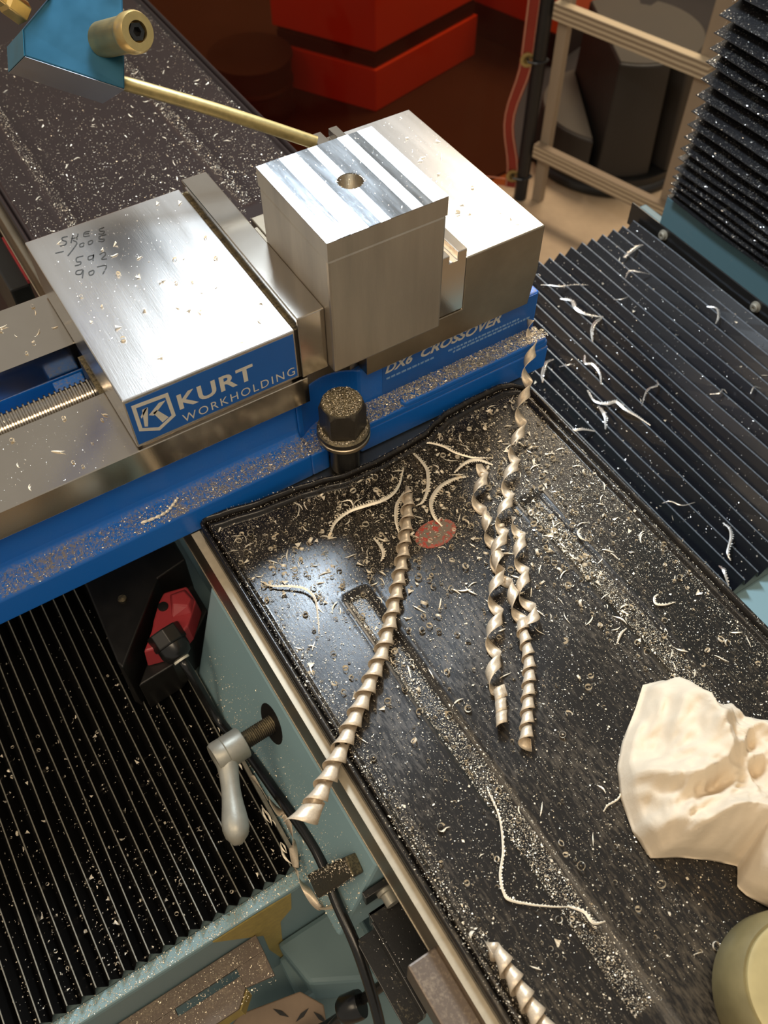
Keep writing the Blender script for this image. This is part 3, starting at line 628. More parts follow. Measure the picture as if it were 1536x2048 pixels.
t = thing('tread_plate', 'tan patterned tread plate low at the bottom edge', 'plate', (318, -185, -262))
mb = MB(); mb.prism([(290, -215), (300, -172), (316, -162), (338, -170), (350, -230), (300, -240)], -262, -258); tp = mb.build('plate_sheet', plain('tan_tread', '#8f7a66', .6, 0, .15, 60), t, bevel=1)
for (x, y, a) in [(305, -190, .6), (314, -178, 1.8), (318, -194, .5), (327, -182, 1.7), (309, -206, 1.9), (330, -200, .6), (322, -168, .4)]:
    mb = MB(); mb.prism([(x + r * cos(a + q), y + r * sin(a + q)) for q, r in ((0, 6), (1.35, 1.4), (1.79, 1.4), (pi, 6), (pi + 1.35, 1.4), (pi + 1.79, 1.4))], -258.2, -257); mb.build('tread_bar', M['black'], t)
# dark motor cover below the left mat
t = thing('axis_motor_cover', 'black cover with a red stripe under the far front table edge', 'cover', (-300, -120, -150))
mb = MB(); mb.box(-420, -262, -126, -107.6, -150, -50); mb.build('cover_box', M['black'], t, bevel=2)
mb = MB(); mb.box(-330, -262, -109.5, -107.5, -49.9, -46); mb.build('red_stripe', M['red'], t)

# ---------------------------------------------------------------- background things
wf = thing('plywood_rack', 'pale plywood rack with two rails standing before the step stool', 'rack', (-870, 1190, FZ))
A_, B_ = Vector((-1046, 1143, 0)), Vector((-672, 1246, 0)); dv = (B_ - A_).normalized(); nv = Vector((-dv.y, dv.x, 0))
def rail(z, h=34, th=20):
    mb = MB(); a, b = A_ + dv * 7, A_ + dv * 372; c = nv * th
    mb.hexa([a + Vector((0, 0, z - h)), b + Vector((0, 0, z - h)), b + c + Vector((0, 0, z - h)), a + c + Vector((0, 0, z - h))], [a + Vector((0, 0, z)), b + Vector((0, 0, z)), b + c + Vector((0, 0, z)), a + c + Vector((0, 0, z))]); return mb
for z in (-424, -742): rail(z).build('rail', M['wood'], wf, bevel=1)
for s0, w in ((10, 24), (338, 34)):
    a = A_ + dv * s0 + nv * 21; b = a + dv * w; c = nv * 20; mb = MB()
    mb.hexa([p + Vector((0, 0, FZ)) for p in (a, b, b + c, a + c)], [p + Vector((0, 0, -120)) for p in (a, b, b + c, a + c)]); mb.build('upright', M['wood_face'], wf, bevel=1)
# step stool
sx_, sy_ = -1100, 1458
t = thing('step_stool', 'round dark plastic step stool behind the plywood rack', 'stool', (sx_, sy_, FZ))
def arcp(r, a0, a1, n): return [(sx_ + r * cos(math.radians(a0 + (a1 - a0) * k / n)), sy_ + r * sin(math.radians(a0 + (a1 - a0) * k / n))) for k in range(n + 1)]
def grow(P, k): return [(sx_ + (x - sx_) * k, sy_ + (y - sy_) * k) for x, y in P]
mb = MB(); mb.lathe([(0, 0), (198, 0), (202, 4), (202, 14), (197, 20), (192, 22), (190, 40), (0, 40)], (sx_, sy_, FZ), seg=64); mb.build('base_rim', M['black'], t, auto=40)
up_ = arcp(157, -51.7, -7, 10) + arcp(122, -6, 5, 4) + arcp(172, 6, 118, 24) + arcp(140, 121, 131, 4) + arcp(172, 134, 176, 10)
mb = MB(); mb.prism(grow(up_, 1.105), FZ + 39, -588, top=up_)
sp_ = [p for p in arcp(187, 176, 302, 28)]
mb.prism(grow(sp_, 1.03), FZ + 39, -765, top=sp_)
mb.build('stool_body', M['stool'], t, bevel=5)
mb = MB(); mb.prism(grow(up_, .965), -588.5, -585); mb.build('top_tread', M['stool_top'], t, bevel=2)
mb = MB(); mb.prism([(sx_ + (x - sx_) * .96 - 3, sy_ + (y - sy_) * .96 - 4) for x, y in sp_], -765.5, -762); mb.build('step_tread', M['stool_top'], t, bevel=2)
# welding screen
ws = thing('welding_screen', 'translucent dark red welding curtain hung on a black tube frame', 'curtain', (-1063, 1146, FZ))
pA = Vector((-1063, 1146, 0)); pd = Vector((-637, -846, 0)).normalized(); pn = Vector((-pd.y, pd.x, 0))
mb = MB(); mb.tube([pA + Vector((0, 0, FZ + 1)), pA + Vector((0, 0, 420))], 16, 20); mb.build('frame_post', M['pole'], ws, auto=60)
mb = MB(); mb.tube([pA + Vector((0, 0, 405)), pA + pd * 1500 + Vector((0, 0, 405))], 14, 16); mb.build('frame_rail', M['pole'], ws, auto=60)
mb = MB(); q_ = pA + pd * 1490; mb.tube([q_ + Vector((0, 0, FZ + 1)), q_ + Vector((0, 0, 420))], 16, 20); mb.build('frame_post', M['pole'], ws, auto=60)
def cur(s, z, off=0):
    w = 16 * sin(s * .011 + .0016 * z) + 9 * sin(s * .027 + z * .004) + 26 * exp(-((z + 480) / 70) ** 2) * exp(-s / 300) * sin(s * .02)
    sag = -26 * sin(pi * (z + 553) / 285) ** 2 if -838 < z < -553 else 0
    p = pA + pd * (s + 11 - sag * max(0, 1 - s / 160)) + pn * (w * min(1, s / 120)); return (p.x + pn.x * off, p.y + pn.y * off, z)
ss = [0, 12, 24, 36, 48, 60] + [80 + 24 * k for k in range(58)]; zz_ = [-872 + 27 * k for k in range(46)]
mb = MB(); mb.strip([[cur(s, z) for z in zz_] for s in ss]); mb.build('curtain', M['curtain'], ws, smooth=True)
mb = MB(); mb.strip([[cur(s, z, 2) for z in zz_] for s in (0, 10, 20, 30)]); mb.build('hem', M['hem'], ws, smooth=True)
for s in (4, 27):
    mb = MB(); mb.tube([cur(s, z, 3.5) for z in zz_], 1.5, 6); mb.build('stitching', M['stitch'], ws)
for z in (-850,):
    mb = MB(); mb.tube([cur(s, z, 3.5) for s in (0, 12, 24, 36, 48, 80, 104, 128)], 1.5, 6); mb.build('stitching', M['stitch'], ws)
for z in (-838, -553, -268):
    p = Vector(cur(14, z, 5)); mb = MB(); mb.lathe([(9, -2), (16, -2), (16, 2), (9, 2), (9, -2)], p, pn, 24); mb.build('grommet', M['grommet'], ws, auto=40)
    mb = MB(); mb.tube(smooth_path([p, p + (pA + Vector((0, 0, z)) - p) * .5 + pn * -16, pA + Vector((0, 0, z)) - pd * 20, pA + pn * 18 + Vector((0, 0, z)), p + pn * 10], 16), 3, 8); mb.build('tie', M['pole'], ws)
# cabinets seen through and beside the curtain
def cabinet(corner, d1, d2, w1, w2, parts, name, label):
    t = thing(name, label, 'cabinet', (corner[0], corner[1], FZ)); c = Vector((corner[0], corner[1], 0)); d1 = Vector((*d1, 0)).normalized(); d2 = Vector((*d2, 0)).normalized()
    for nm, z0, z1, ins, m in parts:
        a = c + (d1 + d2) * ins; P = [a, a + d1 * (w1 - 2 * ins), a + d1 * (w1 - 2 * ins) + d2 * (w2 - 2 * ins), a + d2 * (w2 - 2 * ins)]
        mb = MB(); mb.prism([(p.x, p.y) for p in P], z0, z1); mb.build(nm, m, t, bevel=3)
    return t
cabinet((-1574, 1038), (-272, -159), (-48, 184), 315, 420, [('lower_body', FZ + 9, -776, 0, M['orange']), ('dark_gap', -776, -766, 8, M['reveal']), ('drawer_band', -766, -738, 6, M['reveal']), ('dark_gap', -738, -728, 8, M['reveal']), ('upper_body', -728, -150, 0, M['orange'])], 'tool_cabinet', 'tall orange two tier cabinet seen through the red curtain')
cabinet((-1504, 1595), (-264, -77), (-66, 188), 480, 300, [('dark_plinth', FZ + 1, -800, 0, M['reveal']), ('cabinet_body', -800, -380, 0, M['orange'])], 'tool_cabinet', 'orange cabinet on a dark plinth left of the step stool')
mb = MB(); mb.prism([(-3600, -600), (-1300, -600), (-1150, 1000), (-1190, 1500), (-1500, 2600), (-3600, 2600)], FZ + .5, FZ + 8)  # sheet added so the floor behind the curtain reads dark
tag(mb.build('floor_dark_sheet', M['dark_matte']), 'dark sheet added to darken the floor behind the red curtain', 'dark sheet')
t = thing('waste_drum', 'dark round drum before the orange cabinet behind the curtain', 'drum', (-1770, 772, FZ + 8))
mb = MB(); mb.lathe([(0, 0), (105, 0), (109, 6), (104, 70), (109, 76), (109, 82), (104, 88), (107, 140), (112, 144), (112, 150), (0, 150)], (-1770, 772, FZ + 8), seg=40); mb.build('drum_body', M['dark_matte'], t, auto=40)

# ---------------------------------------------------------------- towel and tin
from mathutils import noise as mnoise
out = [(311, 58), (315, 70), (326, 77), (337, 77), (345, 82), (362, 97), (390, 118), (430, 126), (468, 110), (480, 70), (474, 40), (450, 32), (430, 33), (419, 27), (414, 26), (407, 33), (399, 25), (389, 12), (382, 0), (368, 1), (352, 7), (339, 16), (330, 27), (319, 46)]
cxt, cyt = 392, 58
def outline(a):
    best = None
    for i in range(len(out)):
        p, q = out[i], out[(i + 1) % len(out)]
        dx, dy = cos(a), sin(a); ex, ey = q[0] - p[0], q[1] - p[1]; den = dx * ey - dy * ex
        if abs(den) < 1e-9: continue
        t_ = ((p[0] - cxt) * ey - (p[1] - cyt) * ex) / den; u_ = ((p[0] - cxt) * dy - (p[1] - cyt) * dx) / den
        if t_ > 0 and -1e-6 <= u_ <= 1.000001: best = t_ if best is None else max(best, t_)
    return best
nA, nR = 220, 70; rows = []
for j in range(nR + 1):
    f = j / nR; r = []
    for i in range(nA + 1):
        a = 2 * pi * i / nA; ro = outline(a); x = cxt + cos(a) * ro * f; y = cyt + sin(a) * ro * f
        v = Vector((x * .022, y * .022, .7)); w = Vector((mnoise.noise(v), mnoise.noise(v + Vector((5, 3, 1))), 0)) * .9
        rid = 1 - abs(mnoise.noise(Vector((x * .017, y * .028, 2.)) + w)) * 2
        rid2 = 1 - abs(mnoise.noise(Vector((x * .05, y * .035, 6.)) + w * 1.4)) * 2
        fine = mnoise.noise(Vector((x * .2, y * .12, 3.)) + w * 2)
        dome = 26 * (1 - f ** 3.2)
        amp = 1 - .55 * f ** 4
        rid3 = 1 - abs(mnoise.noise(Vector((x * .09, y * .07, 9.)) + w * 1.6)) * 2
        z = 4.6 + dome + amp * (12 * rid + 6.5 * rid2 + 4.2 * rid3 + 1.6 * (1 - abs(mnoise.noise(Vector((x * .17, y * .15, 4.)) + w * 2)) * 2) + 1.3 * fine) - 4 * (1 - f)
        if f > .93: z = z * (1 - (f - .93) / .07 * .6)
        r.append((x, y, max(5.0, z)))
    rows.append(r)
mb = MB(); mb.strip(rows); tw = mb.build('paper_towel', M['towel'], None, smooth=True, solid=.4)
tag(tw, 'crumpled white paper towel on the near end of the black mat', 'towel')
t = thing('round_tin', 'shallow round olive tin at the edge below the paper towel', 'tin', (459, 24, 4))
mb = MB(); mb.lathe([(0, 4.3), (33, 4.3), (36.5, 6), (37, 9), (35.5, 22), (33, 28), (30.5, 30.5), (29, 30)], (462.5, 13, 0), seg=64); mb.build('tin_body', M['olive'], t, auto=35)
mb = MB(); mb.lathe([(0, 29), (29.5, 29), (29, 31.5), (27, 32), (0, 31)], (462.5, 13, 0), seg=64); mb.build('tin_lid', M['olive_top'], t, auto=35)

# ---------------------------------------------------------------- swarf: long ribbons
def helix_ribbon(name, axis, rad, pitch, width, label, cone=0., hand=1, ph0=0., zlift=0, jag=.0, tail=0):
    """rad, pitch, width are functions of u in 0..1 along the axis"""
    P = smooth_path([(x, y, z) for x, y, z in axis], 900); ln = [0]
    for i in range(1, 900): ln.append(ln[-1] + (P[i] - P[i-1]).length)
    T_ = ln[-1]; rows = []; ph = ph0; R_ = random.Random(len(name) + int(T_))
    for i, p in enumerate(P):
        u = ln[i] / T_
        if i: ph += hand * 2 * pi * (ln[i] - ln[i-1]) / pitch(u)
        t = (P[min(i+1, 899)] - P[max(i-1, 0)]).normalized(); a = Vector((0, 0, 1)); b = t.cross(a).normalized(); a = b.cross(t)
        er = a * cos(ph) + b * sin(ph); r = rad(u); et = -a * sin(ph) + b * cos(ph)
        # direction of travel on the cylinder, and the ribbon's own width direction
        go = (et * hand * r * 2 * pi / pitch(u) + t).normalized(); wd = er.cross(go).normalized()
        if wd.dot(t) < 0: wd = -wd
        w = width(u) * (1 + jag * R_.uniform(-1, 1)); c = p + er * r
        row = []
        for k in (-.5, -.17, .17, .5): row.append(c + wd * w * k + er * (cone * k * 2))
        rows.append(row)
    zmin = min(v.z for r in rows for v in r); dz = 4.3 + zlift - zmin
    mb = MB(); mb.strip([[(v.x, v.y, v.z + (dz if zlift is not None else 0)) for v in r] for r in rows])
    o = mb.build(name, M['ribbon'], None, smooth=True, solid=.22); return tag(o, label, 'metal shaving')
z_ = lambda L, z: [(x, y, z) for x, y in L]
ax = [(x, y, 8 + max(0, 26 * (1 - i / 3)) if i < 3 else 8) for i, (x, y) in enumerate(DATA['AX_A'])]
helix_ribbon('spiral_shaving', ax, lambda u: 2.4 + 1.5 * sin(min(1, u * 1.5) * pi * .5) if u < .94 else 2.8, lambda u: 31 - 5 * u if u < .93 else 7.0, lambda u: 6.4, 'long loosely twisted metal ribbon reaching from vise flange down the mat', hand=1, ph0=.6)
helix_ribbon('spiral_shaving', z_(DATA['AX_B'], 6), lambda u: 3.7 if u < .62 else 3.0, lambda u: 29 - 6 * u if u < .62 else 8.0, lambda u: 6.2, 'metal ribbon on the mat whose lower half coils tight, ending above the towel', cone=.7, hand=1, ph0=2.)
helix_ribbon('spiral_shaving', z_(DATA['AX_C'], 7), lambda u: 3.6, lambda u: 25, lambda u: 6.2, 'short bright twisted ribbon right of the other ribbons beside the rear channel', hand=1, ph0=1.)
helix_ribbon('coiled_shaving', z_(DATA['AX_D'], 7), lambda u: 2.6 + 1.5 * u if u < .95 else 5.5, lambda u: 9.2 + 1.5 * u if u < .95 else 18, lambda u: 8.2 + 1.2 * u, 'long tightly coiled drill shaving hanging over the front table edge', cone=1.25, hand=1)
helix_ribbon('coiled_shaving', z_(DATA['AX_E'], 6), lambda u: 3.2 + .8 * u, lambda u: 8.0, lambda u: 7.6, 'tight coiled shaving at the bottom edge of the mat', cone=1.2, hand=1, ph0=1.)
# hanging ribbon beside the lever
hr_ = [(206, -140, -92), (226, -135.5, -112), (232, -132, -116), (247, -135, -118), (249, -137, -124), (262, -142, -138), (272, -141, -142), (284, -139, -143), (292, -131, -124)]
P = smooth_path(hr_, 80); rows = []
for i, p in enumerate(P):
    d = (P[min(i+1, 79)] - P[max(i-1, 0)]).normalized(); a = i * .14; e1 = d.orthogonal().normalized(); e2 = d.cross(e1); up_ = e1 * cos(a) + e2 * sin(a); rows.append([p - up_ * 2.6, p + up_ * 2.6])
mb = MB(); mb.strip(rows); tag(mb.build('ribbon_shaving', M['ribbon'], None, smooth=True, solid=.25), 'thin metal ribbon dangling past the grey locking lever', 'metal shaving')
# curved shavings with one serrated edge
def serrated(path, z, w, label, name='serrated_shaving', mat='chip', seed=0, lift=2.5, group=None):
    R_ = random.Random(seed); ln = sum(sqrt((a[0] - c[0]) ** 2 + (a[1] - c[1]) ** 2) for a, c in zip(path, path[1:])); n = max(24, int(ln / .55))
    P = smooth_path([(x, y, z + (lift * sin(pi * i / (len(path) - 1)) if lift else 0)) for i, (x, y) in enumerate(path)], n); rows = []; tooth = 0
    for i, p in enumerate(P):
        d = (P[min(i+1, n-1)] - P[max(i-1, 0)]).normalized(); s = Vector((-d.y, d.x, 0)).normalized(); u = i / (n - 1); ww = w * (.25 + .75 * sin(pi * min(1, max(0.02, u * .9 + .08))))
        if i % 3 == 0: tooth = R_.uniform(.35, 1.0)
        k = (0, 1, .35)[i % 3] * tooth
        rows.append([p - s * ww * .5 + Vector((0, 0, .1)), p + Vector((0, 0, .25 + ww * .22)), p + s * ww * .3 + Vector((0, 0, .2)), p + s * (ww * .3 + ww * .75 * k) + Vector((0, 0, .1 + .5 * k * ww * .4))])
    zmin = min(v.z for r in rows for v in r)
    mb = MB(); mb.strip([[(v.x, v.y, v.z - zmin + z + .25) for v in r] for r in rows]); return tag(mb.build(name, M[mat], None, solid=.12), label, 'metal shaving', group)
SL = ['long serrated shaving curving left of the coiled shaving near the vise', 'arched serrated shaving just above the red badge, left one', 'serrated shaving hooking down onto the round red badge', 'thin long shaving arching below the blue vise flange', 'double serrated shaving joining the top of the twisted ribbons', 'serrated shaving alongside the upper end of the long coil', 'thin curved shaving lying across the front left reflection of the mat', 'tiny hooked shaving above the long serrated one', 'short serrated shaving halfway left of the badge']
for i, p in enumerate(DATA['SER']): serrated(p, 4.1, [2.6, 2.4, 2.8, 1.8, 2.8, 2.4, 1.5, 1.1, 2.2][i], SL[i], seed=i)
SL2 = ['long thin shaving curling across the front channel below the coils', 'crooked shaving lying over the front channel edge', 'small hair thin shaving poking from under the towel', 'fine shaving loop beside the front channel']
for i, p in enumerate(DATA['SER2']): serrated(p, 4.1, [1.3, 1.6, .9, .9][i], SL2[i], seed=20 + i, lift=1.5)
SL3 = ['hooked shaving between the rear channel and the rear mat rim', 'small kinked shaving over the rear channel wall', 'small curved shaving at the top of the rear channel']
for i, p in enumerate(DATA['SER3']): serrated(p, 4.1, 1.4, SL3[i], seed=30 + i, lift=1.2)
BL = ['thin straight shaving beside the rear vise corner on the bellows', 'twisted shaving just off the rear corner of the vise', 'small shaving hanging down from the twisted one behind the vise', 'curved shaving in the middle of the bellows, left of centre', 'hooked shaving on the bellows close to the vise flange', 'long wavy shaving crossing the middle bellows pleats', 'short shaving branching down from the long wavy one', 'short shaving lying at the mat rim on the bellows', 'angled shaving at the centre of the bellows', 'bent shaving near the clamp strip on the right', 'fat pale shaving nearest the left screw of the clamp strip', 'small hooked shaving below the left screw of the clamp strip', 'thin wavy shaving in the right half of the bellows', 'short thin shaving at the right frame edge of the bellows', 'long curved shaving near the front right corner of the bellows', 'drooping shaving at the front right corner of the bellows', 'hair thin shaving linking two shavings by the vise flange', 'hair thin wavy shaving in the lower middle of the bellows', 'tiny arc shaving above the twisted one behind the vise']
for i, p in enumerate(DATA['BEL']): serrated(p, -134.4, [1.2, 3.4, 3, 2.4, 2.8, 3, 3, 2.6, 1.8, 2.2, 3.4, 1.6, 1.3, 1.4, 2.4, 2.4, 1, .9, 1][i], BL[i], mat='chip_bright', seed=40 + i, lift=3, group='shavings on the rear bellows')

# ---------------------------------------------------------------- swarf: countable small chips
RC = random.Random(11)
def curl_mesh(k):
    R_ = random.Random(100 + k); r = R_.uniform(.95, 1.4); h = R_.uniform(.8, 1.4); arc = R_.uniform(3.6, 6.6); n = 14; rows = []
    tilt = R_.uniform(-.5, .9); conef = R_.uniform(-.15, .35)
    for i in range(n + 1):
        a = arc * i / n; rr = r * (1 + .10 * i / n); x, y = rr * cos(a), rr * sin(a); zb = .25 * i / n
        lo_, hi_ = Vector((x, y, zb)), Vector((x * (1 + conef), y * (1 + conef), zb + h)); row = []
        for v in (lo_, hi_): row.append(Vector((v.x, v.y * cos(tilt) - v.z * sin(tilt), v.y * sin(tilt) + v.z * cos(tilt))))
        mid = (row[0] + row[1]) * .5 + Vector((x, y, 0)) * .10; rows.append([row[0], mid, row[1]])
    zmin = min(v.z for r_ in rows for v in r_); mb = MB(); mb.strip([[(v.x, v.y, v.z - zmin) for v in r_] for r_ in rows]); me = mb.mesh('curl', smooth=True); me.materials.append(M['chip']); return me
def needle_mesh(k):
    R_ = random.Random(200 + k); L = R_.uniform(5, 12); w = R_.uniform(.35, .7); b = R_.uniform(-1.2, 1.2); P = [Vector((L * (i / 6 - .5), b * sin(pi * i / 6), .5 + .3 * sin(i))) for i in range(7)]
    mb = MB(); mb.tube(P, [.08, w * .6, w * .9, w, w * .9, w * .5, .08], 4); me = mb.mesh('needle'); me.materials.append(M['chip']); return me
def flake_mesh(k):
    R_ = random.Random(300 + k); n = 6; rows = []; L = R_.uniform(2.5, 4.5); W = R_.uniform(1.5, 3)
    for i in range(n + 1):
        u = i / n; w = W * (.15 + u); c = R_.uniform(.8, 1.8); rows.append([(L * (u - .5), -w * .5, .3 + 1.0 * u * u + R_.uniform(0, .3)), (L * (u - .5), 0, .3 + c * .5 * u), (L * (u - .5) + R_.uniform(0, .5), w * .5, .3 + 1.2 * u + R_.uniform(0, .3))])
    mb = MB(); mb.strip(rows); me = mb.mesh('flake'); me.materials.append(M['chip']); return me
CURL = [curl_mesh(k) for k in range(16)]; NEED = [needle_mesh(k) for k in range(12)]; FLAK = [flake_mesh(k) for k in range(10)]
def vis(x, y, z, m=10):
    d = [sum(ROT[i][j] * ((x, y, z)[j] - CAM[j]) for j in range(3)) for i in range(3)]
    u, v = 768 + FPX * d[0] / d[2], 1024 + FPX * d[1] / d[2]; return -m < u < 1536 + m and -m < v < 2048 + m
def put(me, x, y, z, name, label, cat, group, sc=1.0, tilt=.25):
    o = bpy.data.objects.new(name, me); COL.objects.link(o); o.location = (x * S, y * S, z * S)
    o.rotation_euler = (RC.uniform(-tilt, tilt), RC.uniform(-tilt, tilt), RC.uniform(0, 6.28)); o.scale = (sc,) * 3
    return tag(o, label, cat, group)
def mat_z(x, y):
    z = 4.1
    for yc, hw, xs in ((-44.5, 7.5, 177), (84, 7.5, 176)):
        if x > xs and abs(y - yc) < hw - 1: z = 1.7
    return z
def mat_density(x, y):
    d = min(x - edge_x(y), y + 103, 141 - y)
    if d < 9: return 0
    w = .2 + 1.25 * exp(-((x - 140) / 62) ** 2) + .5 * exp(-((x - 210) / 60) ** 2 - ((y - 95) / 60) ** 2)
    for yc, xs in ((-44.5, 177), (84, 176)):
        if x > xs and abs(y - yc) < 7: w += .8 if yc > 0 else .35
    if y > 60 and x > 180: w += .35
    return w
def mat_sample():
    while True:
        x, y = RC.uniform(84, 430), RC.uniform(-94, 134)
        if RC.random() * 1.9 < mat_density(x, y) and vis(x, y, 4) and not (x > 318 and 5 < y < 110 and x > 318 + .25 * abs(y - 55)): return x, y
def zone(x, y):
    if x > 177 and -52 < y < -37: return 'in the front channel of the black mat'
    if x > 176 and 76 < y < 92: return 'in the rear channel of the black mat'
    if x < 150: return 'on the black mat close to the vise flange'
    if y < -52: return 'between the front channel and the front rim of the mat'
    if y > 92: return 'between the rear channel and the rear rim of the mat'
    if x < 235: return 'on the mat between the channels, vise end'
    return 'on the mat between the channels, near end'
for i in range(300):
    x, y = mat_sample(); put(RC.choice(CURL), x, y, mat_z(x, y), 'curled_chip', 'tiny C shaped metal curl ' + zone(x, y), 'metal chip', 'curled chips ' + zone(x, y), RC.uniform(.95, 1.4), .5)
for i in range(170):
    x, y = mat_sample(); put(RC.choice(NEED), x, y, mat_z(x, y), 'needle_chip', 'thin straight metal sliver ' + zone(x, y), 'metal chip', 'slivers ' + zone(x, y), RC.uniform(.6, 1.1), .12)
for i in range(60):
    x, y = mat_sample(); put(RC.choice(FLAK), x, y, mat_z(x, y), 'flake_chip', 'small fan shaped metal flake ' + zone(x, y), 'metal chip', 'flakes ' + zone(x, y), RC.uniform(.7, 1.2), .4)
for i in range(90):
    for _ in range(99):
        x, y = RC.uniform(-520, -82), RC.uniform(-90, 125)
        if vis(x, y, 4) : break
    put(RC.choice(NEED + FLAK[:3]), x, y, 4.2, 'sliver_chip', 'small metal sliver on the black mat left of the vise', 'metal chip', 'slivers on the left mat', RC.uniform(.45, .9), .3)
for i in range(34):
    x, y = RC.uniform(-70, 72), RC.uniform(-112, -24); put(RC.choice(FLAK + CURL[:5] + NEED[:4]), x, y, 117.1, 'jaw_chip', 'small bright chip on the moving jaw top', 'metal chip', 'chips on the moving jaw', RC.uniform(.5, 1.0), .3)
for i in range(26):
    x, y = RC.uniform(-70, 72), RC.uniform(100, 150); put(RC.choice(FLAK + NEED[:5] + CURL[:6]), x, y, 117.2, 'jaw_chip', 'small dark looking chip on the fixed jaw top', 'metal chip', 'chips on the fixed jaw', RC.uniform(.5, 1.05), .3)
for i in range(30):
    x, y = RC.choice((1, -1)) * RC.uniform(30, 72), RC.uniform(-220, -124)
    if x < 0: y = RC.uniform(-190, -124)
    put(RC.choice(NEED + CURL[:6]), x, y, 77.6, 'rail_chip', 'small chip on the steel vise bed', 'metal chip', 'chips on the vise bed', RC.uniform(.5, 1.0), .3)
for i in range(90):
    for _ in range(99):
        x, y = RC.uniform(-120, 250), RC.uniform(150, 470)
        if vis(x, y, -135): break
    put(RC.choice(FLAK + NEED[:5] + CURL[:5]), x, y, -138.6, 'pleat_chip', 'small white chip in the rear bellows pleats', 'metal chip', 'chips on the rear bellows', RC.uniform(.5, 1.0), .6)
for i in range(110):
    for _ in range(99):
        x, y = RC.uniform(60, 250), RC.uniform(-290, -142)
        if vis(x, y, -140) and RC.random() < .25 + (x - 60) / 200: break
    put(RC.choice(FLAK + CURL), x, y, -143, 'pleat_chip', 'small warm chip caught in the front bellows pleats', 'metal chip', 'chips in the front bellows', RC.uniform(.5, 1.1), .6)
# sliver bundle on the bellows end by the lever
for i in range(14):
    u = RC.random(); x = 110 + u * 138; put(RC.choice(NEED), x, -139.5 - RC.uniform(0, 3), -136.5, 'needle_chip', 'sliver lying along the bellows end strip by the lever', 'metal chip', 'slivers by the lever', RC.uniform(.8, 1.6), .1).rotation_euler = (0, 0, RC.uniform(-.1, .1))

# ---------------------------------------------------------------- swarf: uncountable grit
def grit(name, label, n, sampler, mat, smin=.18, smax=.6, seed=1):
    R_ = random.Random(seed); vs = []; fs = []
    for _ in range(n):
        x, y, z = sampler(R_)
        s = R_.uniform(smin, smax) * (1.6 if R_.random() < .12 else 1); a = R_.uniform(0, 6.28); e = R_.uniform(.25, .9); c, q = cos(a) * s, sin(a) * s; h1, h2, h3 = (R_.uniform(0, .9) * s for _ in range(3))
        i = len(vs)
        vs += [(x - c, y - q, z + h1), (x + q * e, y - c * e, z + h2 * .6), (x + c, y + q, z + h3), (x - q * e, y + c * e, z + .5 * s)]
        fs += [(i, i + 1, i + 2), (i, i + 2, i + 3)]
    mb = MB(); mb.v = vs; mb.f = fs; return tag(mb.build(name, mat), label, 'metal grit', kind='stuff')
def s_mat(R_):
    while True:
        x, y = R_.uniform(82, 430), R_.uniform(-101, 139)
        d = min(x - edge_x(y), y + 103, 141 - y)
        if d < 1: continue
        w = mat_density(x, y) * .5 + .12
        if d < 9: w = .7 if d > 4.2 else .4
        elif d < 16: w = 1.3 - (d - 9) * .06
        for yc, xs in ((-44.5, 177), (84, 176)):
            if x > xs and abs(y - yc) < 7.2: w += 1.3
        if R_.random() * 2.2 < w and vis(x, y, 4):
            z = mat_z(x, y) + .1
            if d < 10: z = 4.1 + bead(d, 2.2, 5.6, 2.3) + bead(d, 7.0, 3.4, 2.3)
            return x, y, z
grit('mat_grit', 'fine metal grit scattered over the right chip mat', 64000, s_mat, M['dust'], .09, .28, 1)
grit('mat_chips', 'dense tiny chips scattered over the right chip mat', 2600, s_mat, M['chip'], .3, .7, 2)
def s_left(R_):
    while True:
        x, y = R_.uniform(-560, -88), R_.uniform(-101, 138)
        w = .3 + .7 * exp(-((x + 200) / 130) ** 2)
        for yc in (-60.5, 73):
            if abs(y - yc) < 6.5: w += 2.2
        if y > 126: w += .8
        if R_.random() * 2.6 < w and vis(x, y, 4): return x, y, 4.2 if min(abs(y + 60.5), abs(y - 73)) > 6.5 else 1.9
grit('mat_grit', 'fine metal grit scattered over the left chip mat', 14000, s_left, M['dust'], .18, .5, 3)
def s_flange(R_):
    while True:
        if R_.random() < .42: 
            y = R_.uniform(-225, -8); x = R_.uniform(71, 85.5); z = 21.2 + max(0, (84.4 - x) / 11.4 * 3.5)
            if y > -20: z = 20.7
            w = .25 + .75 * min(1, max(0, (y + 170) / 120)) if x > 76 else .25
        else:
            y = R_.uniform(16, 165); x = R_.uniform(70.5, 86.3); z = 26.1 if (x < 79 or y < 48) else 30.1; w = 1
        if R_.random() < w: return x, y, z + R_.uniform(0, .5)
grit('flange_grit', 'grit heaped on the blue vise flange', 11000, s_flange, M['dust'], .18, .6, 4)
def s_bolt(R_):
    a = R_.uniform(0, 6.28)
    if R_.random() < .6: r = 12.2 * sqrt(R_.random()); return 91.5 + r * cos(a), -.5 + r * sin(a), 63.5
    r = R_.uniform(13.4, 15.4); return 91.5 + r * cos(a), -.5 + r * sin(a), 41.9
grit('bolt_grit', 'grit on the clamp bolt head and washer', 1500, s_bolt, M['dust'], .18, .5, 5)
def s_rear(R_):
    while True:
        x, y = R_.uniform(-128, 252), R_.uniform(148, 482)
        if vis(x, y, -138): 
            p = (484 - 146) / 24; u = ((y - 146) / p) % 1; k = u / .7 if u < .7 else (1 - u) / .3; return x, y, -146.2 + 11.4 * k + .7
grit('bellows_grit', 'white grit sprinkled on the rear bellows', 3600, s_rear, M['chip_bright'], .22, .7, 6)
